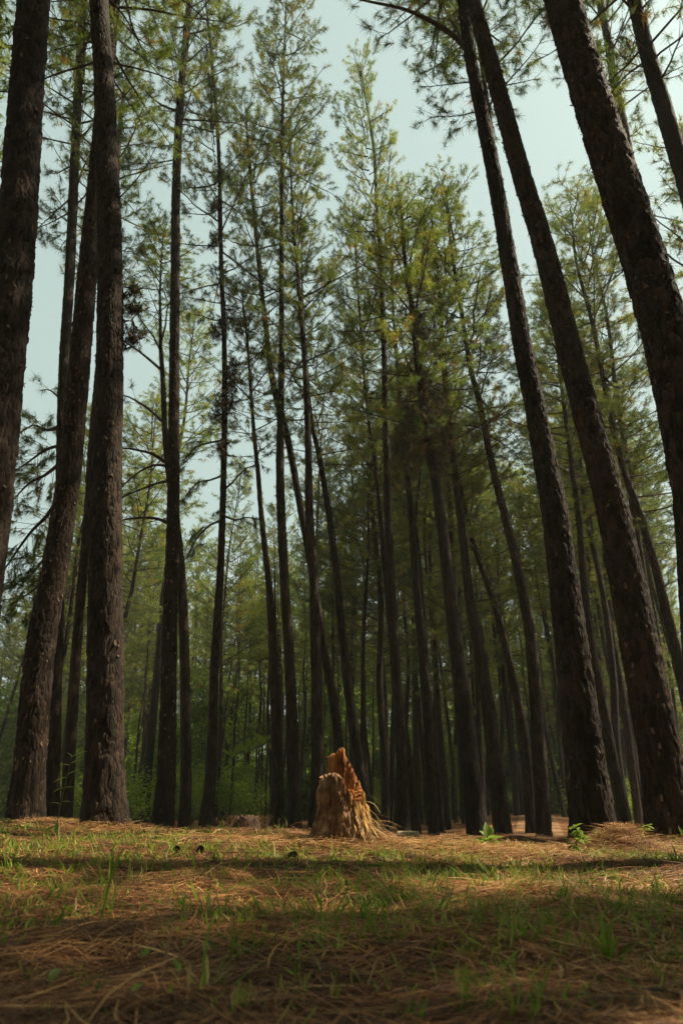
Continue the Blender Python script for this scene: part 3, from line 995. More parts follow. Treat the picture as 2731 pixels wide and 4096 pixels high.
n_far = 0
far_list = {}
for tries in range(6000):
    if n_far >= 195:
        break
    y = 18 + 64 * r.random() ** 0.95
    u = r.uniform(-0.52, 0.52)
    x = u * y * 0.95
    sx = u * 0.95 / 0.912                     # rough frame position
    if u < 0.0 and y < 44:                    # the left side is open behind the front rows
        if not (y > 30 and r.random() < 0.10):
            continue
    if -0.02 < u < 0.06 and y < 30:
        continue
    if u > 0.06 and y < 40 and r.random() < 0.4:
        continue
    if 0.215 < x / y < 0.30 and y < 32:       # the path
        continue
    if not free(x, y, 2.0):
        continue
    placed.append((x, y))
    n_far += 1
    left = u < 0.02
    crown = CROWNS_FAR[r.integers(3)] if y > 34 else CROWNS[r.integers(6)]
    lab, grp = (('thin pine of the hazy far wood seen on the left side', 'far pines on the left') if left and y >= 44 else
                ('slim pine standing in the open wood behind the front row, left of centre', 'pines behind the front row, left') if left else
                ('slim pine crowded among the darker trunks behind, right of centre', 'pines behind the front rows, right') if y < 44 else
                ('thin pine of the far dense wood seen on the right side', 'far pines on the right'))
    fo = far_pine(x, y, r.uniform(0.85, 1.1) * (0.95 if left else 0.9), r.uniform(0, 6.28), int(r.integers(5)), crown, r.uniform(0.62, 0.86), lab, grp, r.uniform(1.05, 1.5))
    far_list.setdefault(y >= 44, []).append(fo)

poles = []
for tries in range(3000):
    if len(poles) >= 76:
        break
    y = r.uniform(19, 46)
    u = r.uniform(-0.30, 0.50)
    x = u * y
    if (0.215 < u < 0.30 and y < 32) or (u < -0.04 and y < 33) or not free(x, y, 1.0):
        continue
    placed.append((x, y))
    s_ = r.uniform(.7, .9) if u < 0.06 else r.uniform(.85, 1.15)
    poles.append(far_pine(x, y, s_, r.uniform(0, 6.28), 5 + int(r.integers(3)), CROWNS[r.integers(6)] if y < 30 else CROWNS_FAR[r.integers(3)], r.uniform(.32, .5), 'thin pole-like pine', 'thin pole-like pines in the middle distance', r.uniform(.75, 1.05)))
label_by_gap(poles, 'pole-thin pine')
label_by_gap(far_list.get(True, []), 'thin far pine')
label_by_gap(far_list.get(False, []), 'slim mid-distance pine')

# pines of the same wood around the standpoint: they shade the forest floor
STUMP = place(1372, 3372, 5.5)[0]


def blocks_gap(x, y):
    """the wood has a gap here: the sun comes through it to the stump and the trunk feet"""
    w = -SUN_DIR[1] * x + SUN_DIR[0] * y
    return x > 3 and (2.6 < w < 9.6)


n_sh = 0
for tries in range(4000):
    if n_sh >= 84:
        break
    x = r.uniform(-14, 26); y = r.uniform(-15, 20)
    if tries % 3 == 0:
        x = r.uniform(4, 22); y = r.uniform(-1, 6.5)
    if abs(x) < 0.60 * y + 1.5 and y > -1.5:
        continue
    if x * x + y * y < 9 or not free(x, y, 2.3) or blocks_gap(x, y):
        continue
    placed.append((x, y)); n_sh += 1
    far_pine(x, y, r.uniform(0.95, 1.15), r.uniform(0, 6.28), int(r.integers(5)), CROWNS_FAR[r.integers(3)], 0.55,
             'pine of the same wood standing beside or behind the viewpoint', 'pines around the viewpoint', 1.15)

# ------------------------------------------------------------------ understorey shrubs
def shrub_mesh(seed, H, rad, n):
    r = np.random.default_rng(seed)
    lobes = [(r.normal(0, rad * .4), r.normal(0, rad * .4), H * r.uniform(.25, .9), r.uniform(.3, .6) * rad) for _ in range(9)]
    c = []
    for q in range(n):
        a = lobes[r.integers(len(lobes))]
        d = unit(r.normal(size=3)) * a[3] * r.random() ** 0.45
        c.append([a[0] + d[0], a[1] + d[1], max(0.03, a[2] + d[2] * 1.2)])
    c = np.array(c)
    d = unit(r.normal(size=(n, 3)) * np.array([1, 1, .5]) + np.array([0, 0, .1]))
    s = unit(np.cross(d, r.normal(size=(n, 3))))
    L = r.uniform(.07, .15, n)[:, None]; W = L * 0.28
    v = np.stack([c, c + d * L * .5 + s * W, c + d * L, c + d * L * .5 - s * W], 1).reshape(-1, 3)
    f = np.arange(n)[:, None] * 4 + np.arange(4)[None, :]
    lt = np.clip(r.normal(.5, .25, n), 0, 1)
    me = mesh_np('foliage', v, f, np.repeat(lt, 4))
    me.materials.append(M_SHRUB)
    so = Soup()
    for a in lobes[:6]:
        q = np.array([[r.normal(0, .06), r.normal(0, .06), -0.1], [a[0] * .4, a[1] * .4, a[2] * .5], [a[0], a[1], a[2]]])
        so.add(*tube(q, [.025, .016, .008], 5))
    st = so.mesh('stems'); st.materials.append(M_BRANCH)
    return me, st


SHRUBS = [shrub_mesh(600, 3.2, 1.5, 2600), shrub_mesh(601, 2.2, 1.3, 2200), shrub_mesh(602, 4.2, 1.3, 3000)]
shrubs = []
for q in range(84):
    y = r.uniform(27, 58) if q < 52 else r.uniform(60, 76)
    u = r.uniform(-0.50, 0.50)
    if 0.215 < u < 0.30 and y < 33:
        continue
    if u < 0.05 and y < 46 and r.random() < .65:
        continue
    x = u * y
    me, st = SHRUBS[r.integers(3)]
    root = link('shrub', None, loc=(x, y, gz(x, y)))
    root.rotation_euler = (0, 0, r.uniform(0, 6.28))
    s = r.uniform(.55, 0.95) if q < 52 else r.uniform(1.5, 2.2)
    root.scale = (s * 1.4, s * 1.4, s)
    link('foliage', me, root); link('stems', st, root)
    tag(root, 'leafy green shrub of the understorey glimpsed between far trunks', 'shrub', 'understorey shrubs between the far trunks')
    shrubs.append(root)

label_by_gap(shrubs, 'leafy green shrub')

# bushy trees that close the view at the back of the wood
def bushy_mesh(seed, H, rad, n):
    r = np.random.default_rng(seed)
    lobes = [(r.normal(0, rad * .45), r.normal(0, rad * .45), H * r.uniform(.06, .92), r.uniform(.28, .5) * rad) for _ in range(26)]
    a = np.array(lobes)[r.integers(0, 26, n)]
    d = unit(r.normal(size=(n, 3))) * (a[:, 3] * r.random(n) ** 0.4)[:, None]
    c = a[:, :3] + d * np.array([1, 1, .75])
    c[:, 2] = np.maximum(c[:, 2], .1)
    e = unit(r.normal(size=(n, 3)))
    sd = unit(np.cross(e, r.normal(size=(n, 3))))
    L = r.uniform(.16, .34, n)[:, None]; W = L * .3
    v = np.stack([c, c + e * L * .5 + sd * W, c + e * L, c + e * L * .5 - sd * W], 1).reshape(-1, 3)
    me = mesh_np('crown', v, np.arange(n * 4).reshape(-1, 4), np.repeat(np.clip(r.normal(.35, .25, n), 0, 1), 4))
    me.materials.append(M_SHRUB)
    so = Soup()
    so.add(*tube(np.array([[0, 0, -.3], [.1, 0, H * .4], [0, .1, H * .85]]), [.11, .08, .03], 7))
    for b_ in lobes[:10]:
        so.add(*tube(np.array([[0, 0, b_[2] * .6], [b_[0] * .6, b_[1] * .6, b_[2] * .85], [b_[0], b_[1], b_[2]]]), [.04, .025, .01], 5))
    st = so.mesh('trunk'); st.materials.append(M_BRANCH)
    return me, st


BUSHY = [bushy_mesh(620, 9.0, 3.6, 9000), bushy_mesh(621, 7.5, 3.2, 8000), bushy_mesh(622, 10.5, 3.4, 9500)]
bushy = []
for q in range(44):
    y = r.uniform(47, 60) if q % 3 else r.uniform(60, 74)
    u = -0.52 + 1.04 * ((q * 0.6180339) % 1.0)
    me, st = BUSHY[q % 3]
    root = link('bushy_tree', None, loc=(u * y, y, gz(u * y, y)))
    root.rotation_euler = (0, 0, r.uniform(0, 6.28))
    s = r.uniform(.75, 1.15)
    root.scale = (s, s, s)
    link('crown', me, root); link('trunk', st, root)
    tag(root, 'bushy green tree', 'tree', 'bushy trees closing the view at the back')
    bushy.append(root)
label_by_gap(bushy, 'bushy far tree')

# ------------------------------------------------------------------ the broken stump
def build_stump():
    base = np.array([STUMP[0], 5.5, gz(STUMP[0], 5.5)])
    root = link('tree_stump', None, loc=base)
    tag(root, 'broken rotten orange tree stump with a jagged spire in the sunlight', 'stump')
    r = np.random.default_rng(5)
    k = 180
    a = np.arange(k) * 2 * math.pi / k
    deg = np.degrees(a)
    # rim height round the stump; 0 = right, 90 = back, 180 = left, 270 = towards the viewer
    key = [(0, .36), (20, .42), (45, .52), (62, .565), (74, .585), (79, .60), (82, .655), (114, .650), (119, .615), (126, .61), (147, .60), (152, .50), (162, .45), (190, .44), (215, .45), (240, .46),
           (262, .45), (272, .41), (282, .33), (300, .29), (318, .31), (335, .33), (350, .34), (360, .36)]
    rim = np.interp(deg, [p for p, _ in key], [h for _, h in key])
    rim = rim + 0.020 * (vnoise(a * 9, a * 0, 21) - .5) + 0.034 * (vnoise(a * 24, a * 0, 22) - .5)
    out = np.interp(deg, [0, 45, 90, 135, 180, 225, 270, 315, 360], [.215, .175, .155, .175, .21, .215, .21, .22, .215])
    nz = 70
    V = []
    for q in range(nz):
        f = q / (nz - 1)
        h = -0.08 + (rim + 0.08) * f
        flare = 0.22 * np.exp(-np.maximum(h, 0) / 0.07) + 0.10 * np.exp(-np.maximum(h, 0) / 0.3)
        rr = out * (1 + flare * (1 + 0.35 * np.sin(a * 5 + .6))) * (1 - 0.30 * np.clip(h / 0.6, 0, 1))
        # the right side slopes inwards to the spire
        rr = rr - 0.05 * np.clip(np.cos(a), 0, 1) * np.clip(h / 0.45, 0, 1)
        rr = rr + 0.040 * (vnoise(a * 4 + 3, h * 9, 31) - .5) + 0.026 * (vnoise(a * 14, h * 22, 32) - .5) + 0.016 * (vnoise(a * 40, h * 48, 33) - .5) + 0.006 * (vnoise(a * 50, h * 30, 34) - .5)
        V.append(np.stack([np.cos(a) * rr, np.sin(a) * rr, h], -1))
    # ragged blunt rim
    thick = 0.045 + 0.02 * vnoise(a * 8, a * 0, 41)
    rim_r = np.hypot(V[-1][:, 0], V[-1][:, 1])
    W = [V[-1]]
    inner0 = np.maximum(rim_r - thick, 0.02)
    W.append(np.stack([np.cos(a) * (rim_r - thick * .5), np.sin(a) * (rim_r - thick * .5), rim + 0.014 * vnoise(a * 24, a * 0, 42)], -1))
    ni = 40
    floor = 0.37
    for q in range(ni):
        f = (q + 1) / ni
        h = rim - 0.01 - (rim - floor) * f
        rr = inner0 * (1 - 0.35 * f) + 0.022 * (vnoise(a * 26, h * 4, 43) - .5) + 0.020 * (vnoise(a * 11, h * 14, 44) - .5) + 0.010 * (vnoise(a * 55, h * 40, 46) - .5)
        W.append(np.stack([np.cos(a) * rr, np.sin(a) * rr, h + 0.010 * (vnoise(a * 24, h * 20, 45) - .5)], -1))
    W.append(np.stack([np.cos(a) * .01, np.sin(a) * .01, np.full(k, floor - .02)], -1))

    def grid(rows):
        n = len(rows)
        v = np.concatenate(rows)
        i = np.arange(n - 1)[:, None] * k; j = np.arange(k)[None, :]; j2 = (j + 1) % k
        return v, np.stack([i + j, i + j2, i + k + j2, i + k + j], -1).reshape(-1, 4)
    v, f = grid(V)
    me = mesh_np('bark_shell', v, f)
    me.materials.append(M_STUMP_BARK); me.materials.append(M_YELLOW); me.materials.append(M_HEART)
    # torn bare wood on the right side, bare orange wood high on the spire
    cen = v[f].mean(1)
    az = np.degrees(np.arctan2(cen[:, 1], cen[:, 0])) % 360
    nn = vnoise(az * .12, cen[:, 2] * 14, 51)
    mi = np.zeros(len(f), dtype=np.int32)
    right = ((az > 292 + 22 * nn) | (az < 62))
    mi[right & (cen[:, 2] > 0.05 + .05 * nn)] = 1
    mi[(cen[:, 2] > 0.36 + 0.10 * nn) & (az > 20) & (az < 185)] = 2
    me.polygons.foreach_set('material_index', mi)
    link('bark_shell', me, root)
    v, f = grid(W)
    me = mesh_np('heartwood', v, f)
    me.materials.append(M_HEART); me.materials.append(M_STUMP_BARK)
    cen = v[f].mean(1)
    az = np.degrees(np.arctan2(cen[:, 1], cen[:, 0])) % 360
    me.polygons.foreach_set('material_index', ((az > 152) & (az < 285) & (np.hypot(cen[:, 0], cen[:, 1]) > .06)).astype(np.int32))
    link('heartwood', me, root)
    # splinters along the rim: each its own piece
    for q in range(42):
        th = R(r.uniform(285, 507)) % (2 * math.pi)
        kk = int(th / (2 * math.pi) * k) % k
        p = np.array([math.cos(th) * (rim_r[kk] - thick[kk] * r.uniform(0, 1)), math.sin(th) * (rim_r[kk] - thick[kk] * r.uniform(0, 1)), rim[kk] - 0.05])
        L = r.uniform(.045, .068); w = r.uniform(.006, .013)
        d = unit(np.array([r.normal(0, .14), r.normal(0, .14), 1]))
        q4 = np.array([p, p + d * L * .5, p + d * L * .85, p + d * L])
        so = Soup(); so.add(*tube(q4, [w, w, w * .8, w * .35], 5))
        link('splinter', so.mesh('splinter'), root, [M_HEART if 20 < math.degrees(th) < 150 else M_STUMP_BARK if 150 < math.degrees(th) < 282 else M_YELLOW])
    # hanging shreds of torn wood down the front and right side
    for q in range(46):
        th = R(r.uniform(285, 410)) if q < 34 else R(r.uniform(200, 285))
        kk = int((th % (2 * math.pi)) / (2 * math.pi) * k) % k
        h1 = rim[kk] * r.uniform(.35, .98)
        L = r.uniform(.05, .16)
        pts = []
        for s in (0, .35, .7, 1):
            h = h1 - L * s
            row = int(np.clip((h + .08) / (rim[kk] + .08) * (nz - 1), 0, nz - 1))
            rad_ = np.hypot(*V[row][kk][:2]) + 0.004 + 0.012 * s * r.random()
            pts.append([math.cos(th) * rad_, math.sin(th) * rad_, h])
        so = Soup(); so.add(*tube(np.array(pts), [.003, .006, .005, .002], 4))
        link('wood_shred', so.mesh('wood_shred'), root, [M_YELLOW if q < 34 else M_STUMP_BARK])
    return root, base, V, rim


stump_root, stump_base, SV, srim = build_stump()

# ------------------------------------------------------------------ litter, grass and straw
def ribbons(name, base, direc, length, width, lift, curl, tint, seg=3):
    """thin bent strips lying or standing: base (n,3), direc (n,3) unit"""
    n = len(base)
    r = np.random.default_rng(n)
    up = np.array([0, 0, 1.0])
    side = unit(np.cross(direc, up + r.normal(0, .25, (n, 3))))
    rows = []
    bend = unit(np.cross(direc, up))
    for q in range(seg + 1):
        f = q / seg
        p = base + direc * (length * f)[:, None] + bend * (curl * length * f * (1 - f) * 1.6)[:, None] + up * (lift * length * (f - f * f * 1.0))[:, None]
        w = (width * (1.0 if 0 < q < seg else 0.45))[:, None] * 0.5
        rows += [p - side * w, p + side * w]
    v = np.stack(rows, 1).reshape(-1, 3)
    m = 2 * (seg + 1)
    fq = np.array([[2 * q, 2 * q + 1, 2 * q + 3, 2 * q + 2] for q in range(seg)])
    f = (np.arange(n)[:, None, None] * m + fq[None]).reshape(-1, 4)
    return mesh_np(name, v, f, np.repeat(tint, m))


def litter(n, y0, y1, power, seed):
    r = np.random.default_rng(seed)
    y = y0 + (y1 - y0) * r.random(n) ** power
    x = r.uniform(-1, 1, n) * (0.60 * y + 0.45)
    ang = r.uniform(0, 2 * math.pi, n) + 0.6 * (vnoise(x * 2 + 9, y * 2 + 9, 60) - .5)
    pit = np.radians(np.abs(r.normal(0, 7, n)))
    d = np.stack([np.cos(ang) * np.cos(pit), np.sin(ang) * np.cos(pit), np.sin(pit)], -1)
    L = r.uniform(.12, .28, n)
    ex, ey = x + d[:, 0] * L, y + d[:, 1] * L
    z0, z1 = ground_z(x, y) + r.uniform(.001, .012, n), ground_z(ex, ey)
    slope = (z1 - z0) / L
    d[:, 2] = np.where(r.random(n) < .75, slope + r.uniform(0, .06, n), d[:, 2] + slope)
    b = np.stack([x, y, z0 + .002], -1)
    patch = vnoise(x * 1.1 + 5, y * 1.1 + 5, 61)
    t = np.clip(.28 + .6 * (patch - .4) + r.normal(0, .27, n), 0, 1)
    return b, unit(d), L, t


for nm_, (n_, y0, y1, pw) in {'near': (42000, 0.7, 4.0, 1.0), 'mid': (52000, 4.0, 9.5, 0.9)}.items():
    b, d, L, t = litter(n_, y0, y1, pw, 70 + n_ % 7)
    rr = np.random.default_rng(n_)
    me = ribbons('pine_needle_litter', b, d, L, rr.uniform(.0016, .0042, n_) * (1.0 if nm_ == 'near' else 1.3), rr.uniform(0, .12, n_), rr.normal(0, .25, n_), t)
    o = link('pine_needle_litter', me, mats=[M_LITTER])
    tag(o, 'fallen brown pine needles strewn over the ground before the viewer' if nm_ == 'near' else 'fallen tan pine needles strewn around the stump and trunk feet', 'needles', kind='stuff')

# drifts of needles round the stump and trunk feet, tinted paler as if sunlit
dr = np.random.default_rng(90)
bx, by, tt = [], [], []
for cx, cy, sx_, sy_, n_ in [(STUMP[0] + .35, 5.35, .45, .24, 3800), (STUMP[0] - .30, 5.35, .30, .2, 1100), (BUMPS[0][0], 7.5, .40, .3, 1500), (BUMPS[1][0], 6.1, .24, .2, 1400), (STUMP[0] + 1.1, 5.8, .75, .35, 2600), (-1.3, 6.3, .6, .25, 900)] + [(b_[0], b_[1] - .12, .34, .22, 700) for b_ in BUMPS[5:8]]:
    bx.append(dr.normal(cx, sx_, n_)); by.append(dr.normal(cy, sy_, n_)); tt.append(np.clip(dr.normal(.80, .18, n_), 0, 1))
bx, by, tt = map(np.concatenate, (bx, by, tt))
ds = np.hypot(bx - STUMP[0], by - 5.5)
ok = ds > .17
bx, by, tt, ds = bx[ok], by[ok], tt[ok], ds[ok]
n_ = len(bx)
ang = dr.uniform(0, 6.28, n_)
d = np.stack([np.cos(ang), np.sin(ang), dr.uniform(-.05, .22, n_)], -1)
b = np.stack([bx, by, ground_z(bx, by) + dr.uniform(.004, .03, n_) + .05 * np.exp(-(ds / .25) ** 2)], -1)
o = link('needle_drift', ribbons('needle_drift', b, unit(d), dr.uniform(.09, .2, n_), dr.uniform(.002, .004, n_), dr.uniform(0, .3, n_), dr.normal(0, .35, n_), tt), mats=[M_LITTER])
tag(o, 'dry pine needles heaped round the stump and trunk feet, coloured as if sunlit', 'needles', kind='stuff')

# dry straw leaning on the right foot of the stump: part of what grows there
so_b, so_d, so_L = [], [], []
for q in range(120):
    th = dr.normal(-0.45, .5)
    p = np.array([math.cos(th) * .18, math.sin(th) * .19, abs(dr.normal(0, .10)) + .02])
    so_b.append(p)
    so_d.append(unit(np.array([dr.normal(.6, .4), dr.normal(-.3, .4), -p[2] * 2.2 + dr.normal(.02, .12)])))
    so_L.append(dr.uniform(.10, .30))
o = link('straw', ribbons('straw', np.array(so_b), np.array(so_d), np.array(so_L), np.full(120, .005), dr.uniform(.1, .75, 120), dr.normal(0, .3, 120), dr.random(120), 5), stump_root, [M_STRAW])
tag(o, 'dry yellow straw sprawling from the foot of the stump', kind='stuff')


def grass_field(n_tufts, seed):
    r = np.random.default_rng(seed)
    B, D, L, W, T_ = [], [], [], [], []
    cnt = 0
    while cnt < n_tufts:
        y = 1.3 + 6.0 * r.random() ** 0.8
        x = r.uniform(-1, 1) * (0.60 * y + .3)
        dens = (vnoise(np.array([x * 1.5 + 20]), np.array([y * 1.5 + 20]), 95)[0] ** 2 * 1.5 + .08) * np.interp(y, [1.2, 2.0, 3.2, 5.2, 6.5, 7.5], [.10, .25, 1.0, 1.0, .45, .2])
        if r.random() > dens * 1.25 or math.hypot(x - STUMP[0], y - 5.5) < .35:
            continue
        cnt += 1
        k = r.integers(3, 10)
        hh = r.uniform(.02, .075) * (1.0 if r.random() < .92 else 1.8)
        t0 = np.clip(r.normal(.55, .27), 0, 1)
        for q in range(k):
            bx_, by_ = x + r.normal(0, .018), y + r.normal(0, .018)
            B.append([bx_, by_, gz_fast(bx_, by_) - .003])
            D.append(unit([r.normal(0, .9), r.normal(0, .9), 1]))
            L.append(hh * r.uniform(.6, 1.3)); W.append(r.uniform(.003, .008)); T_.append(np.clip(t0 + r.normal(0, .15), 0, 1))
    return ribbons('grass', np.array(B), np.array(D), np.array(L), np.array(W), np.zeros(len(B)), np.array([random.gauss(0, .5) for _ in B]), np.array(T_), 3)


GZ_grid = GZ


def gz_fast(x, y):
    a = min(max(np.searchsorted(gx, x) - 1, 0), nx - 2); b_ = min(max(np.searchsorted(gy, y) - 1, 0), ny - 2)
    fx = (x - gx[a]) / (gx[a + 1] - gx[a]); fy = (y - gy[b_]) / (gy[b_ + 1] - gy[b_])
    return (GZ[b_, a] * (1 - fx) + GZ[b_, a + 1] * fx) * (1 - fy) + (GZ[b_ + 1, a] * (1 - fx) + GZ[b_ + 1, a + 1] * fx) * fy


o = link('grass', grass_field(4000, 97), mats=[M_GRASS])
tag(o, 'sparse short green grass sprouting through the needle litter', 'grass', kind='stuff')

dn = 170
dy_ = 1.2 + 6.3 * dr.random(dn)
dx_ = dr.uniform(-1, 1, dn) * (.58 * dy_ + .2)
da = dr.uniform(0, 6.28, dn)
so = Soup()
for q in range(dn):
    L_ = dr.uniform(.06, .30)
    e_ = np.array([math.cos(da[q]), math.sin(da[q]), 0])
    pts_ = []
    for s_ in (0, .35, .7, 1):
        p_ = np.array([dx_[q], dy_[q], 0]) + e_ * L_ * s_ + np.array([dr.normal(0, .006), dr.normal(0, .006), 0])
        p_[2] = gz_fast(p_[0], p_[1]) + .008 + .02 * s_ * dr.random()
        pts_.append(p_)
    w_ = dr.uniform(.0018, .0055)
    so.add(*tube(np.array(pts_), [w_, w_ * .9, w_ * .75, w_ * .4], 5))
tag(link('twig_litter', so.mesh('twig_litter'), mats=[M_BRANCH]), 'small dry twigs scattered through the fallen needles', 'twigs', kind='stuff')

# ------------------------------------------------------------------ small plants and bits on the ground
def leaf_mesh(L=1.0, W=0.45, seed=0):
    """a pointed leaf along +x, folded along its midrib and drooping to the tip"""
    t = np.array([0, .15, .35, .6, .82, 1.0])
    w = np.array([.04, .55, .95, .85, .45, .0]) * W * .5
    z = -0.35 * t ** 2 * .6
    v, f = [], []
    for q in range(6):
        v += [[t[q] * L, -w[q], z[q] + w[q] * .45], [t[q] * L, 0, z[q]], [t[q] * L, w[q], z[q] + w[q] * .45]]
    for q in range(5):
        b_ = q * 3
        f += [[b_, b_ + 3, b_ + 4, b_ + 1], [b_ + 1, b_ + 4, b_ + 5, b_ + 2]]
    tv = np.full(18, .5)
    me = mesh_np('leaf', np.array(v), np.array(f), tv)
    me.materials.append(M_LEAF)
    me.polygons.foreach_set('use_smooth', np.ones(len(f), dtype=bool))
    return me


LEAF, LEAF_W = leaf_mesh(1, .36), leaf_mesh(1, .55)


def plant(name, label, cat, sx, sy, Y, stem_h, leaves, lean=(0, 0), leafm=LEAF, stem_r=.004, group=None, lscale=1.0):
    """leaves: (height fraction, azimuth deg, elevation deg, length)"""
    p, _ = place(sx, sy, Y)
    x = p[0]
    root = link(name, None, loc=(x, Y, gz(x, Y)))
    tag(root, label, cat, group)
    n = 7
    q = np.array([[lean[0] * (k / n) ** 1.5, lean[1] * (k / n) ** 1.5, -.02 + (stem_h + .02) * k / n] for k in range(n + 1)])
    so = Soup(); so.add(*tube(q, np.linspace(stem_r, stem_r * .4, n + 1), 6))
    link('stem', so.mesh('stem'), root, [M_STEM])
    for hf, az, el, L in leaves:
        L *= lscale
        kk = hf * n; a = min(int(kk), n - 1)
        pos = q[a] * (1 - (kk - a)) + q[a + 1] * (kk - a)
        lo = link('leaf', leafm, root, loc=pos)
        lo.rotation_euler = (random.uniform(-.3, .3), -R(el), R(az))
        lo.scale = (L, L, L)
    return root


M_STEM = wood_material('green_stem', [(0.3, (0.06, 0.07, 0.025)), (0.7, (0.12, 0.14, 0.05))], 30, 30, .1)
plant('seedling', 'bright green broad-leaved seedling on the ground right of the stump', 'seedling', 1955, 3370, 5.9, .05,
      [(.7, 200, 18, .11), (.8, 255, 25, .10), (.9, 300, 30, .10), (1, 95, 78, .12), (.8, 350, 28, .11), (.7, 20, 10, .09), (.8, 165, 20, .10), (1, 60, 55, .12), (.6, 275, 0, .08), (.9, 130, 50, .10)], leafm=LEAF_W, lscale=1.15)
plant('leafy_sapling', 'knee-high leafy sapling before the leaning trunk at the left', 'sapling', 218, 3345, 5.6, .56,
      [(.18, 190, -30, .10), (.2, 290, -40, .10), (.42, 200, 20, .08), (.45, 350, 10, .08), (.62, 185, -10, .09), (.62, 10, 15, .07), (.75, 200, -12, .10), (.78, 350, 30, .10), (.9, 190, 10, .08), (.92, 30, 30, .10), (1, 20, 35, .12), (1, 150, 40, .08)], (0.04, 0), LEAF, .004)
for q, (sx, sy, Y, h, lab) in enumerate([(2355, 3355, 5.75, .20, 'sunlit leafy sprig at the left foot of the needle heap'), (2275, 3365, 5.7, .12, 'small leafy sprig just left of the sunlit sprig'), (2570, 3360, 6.2, .09, 'tiny green sprig at the right foot of the needle heap')]):
    lv = [(random.uniform(.4, 1), random.uniform(0, 360), random.uniform(-20, 40), random.uniform(.03, .055)) for _ in range(26 if q == 0 else 14)]
    root = plant('leafy_sprig', lab, 'sprig', sx, sy, Y, h, lv, ((-.10, .09, .06)[q], 0), LEAF_W, .003, lscale=1.5)


def fern(label, sx, sy, Y, n, L, seed):
    rr = np.random.default_rng(seed)
    p, _ = place(sx, sy, Y)
    root = link('fern', None, loc=(p[0], Y, gz(p[0], Y)))
    tag(root, label, 'fern')
    for q in range(n):
        az = rr.uniform(0, 6.28); el = rr.uniform(.5, 1.1)
        so = Soup()
        pts = []
        pp = np.zeros(3)
        e = el
        for k in range(9):
            pts.append(pp.copy())
            pp = pp + np.array([math.cos(az) * math.cos(e), math.sin(az) * math.cos(e), math.sin(e)]) * L / 8
            e -= .16
        pts = np.array(pts)
        so.add(*tube(pts, np.linspace(.002, .0008, 9), 4))
        sd = np.array([-math.sin(az), math.cos(az), 0])
        for k in range(1, 9):
            w = L * .22 * math.sin(math.pi * (k + 1) / 10.5)
            t = unit(pts[k] - pts[k - 1])
            for s in (-1, 1):
                a0 = pts[k]; tip = a0 + sd * s * w + t * w * .3
                so.add(np.array([a0 - t * w * .13, (a0 + tip) / 2 - t * w * .2, tip, (a0 + tip) / 2 + t * w * .2]), [[0, 1, 2, 3]])
        me = so.mesh('frond')
        at = me.attributes.new('tint', 'FLOAT', 'POINT')
        at.data.foreach_set('value', np.full(len(me.vertices), rr.uniform(.1, .8), dtype=np.float32))
        link('frond', me, root, [M_LEAF])


fern('small bright fern at the left edge beside the leaning trunk', 25, 3285, 7.2, 9, .17, 1)
fern('bright green fern behind the foot of the thick straight dark pine', 318, 3290, 9.2, 12, .34, 2)
fern('tiny dark fern at the foot of the sun-speckled pine', 615, 3310, 9.0, 6, .12, 3)


def grass_tuft(label, sx, sy, Y, n, L, W, seed, spread=.5):
    rr = np.random.default_rng(seed)
    p, _ = place(sx, sy, Y)
    root = link('grass_tuft', None, loc=(p[0], Y, gz(p[0], Y)))
    tag(root, label, 'grass tuft')
    for q in range(n):
        b_ = np.array([[rr.normal(0, .012), rr.normal(0, .012), -.005]])
        d_ = unit(np.array([[rr.normal(0, spread), rr.normal(0, spread), 1]]))
        me = ribbons('blade', b_, d_, np.array([L * rr.uniform(.55, 1.1)]), np.array([W]), np.zeros(1), np.array([rr.normal(0, .5)]), np.array([rr.uniform(.1, .6)]), 5)
        link('blade', me, root, [M_GRASS])


grass_tuft('blurred broad-bladed grass tuft in the right foreground', 2420, 3720, 2.1, 9, .13, .011, 1)
grass_tuft('lone green grass tuft between stump and dark root clump', 1058, 3385, 5.0, 8, .11, .005, 2)
grass_tuft('thin tall grass blades before the thick straight dark pine', 440, 3480, 2.7, 6, .24, .006, 3, .22)
grass_tuft('grass tuft at the right edge beyond the needle heap', 2690, 3410, 5.0, 7, .12, .006, 4, .35)
grass_tuft('blurred green tuft low in the right corner', 2080, 3900, 1.55, 6, .08, .007, 5)

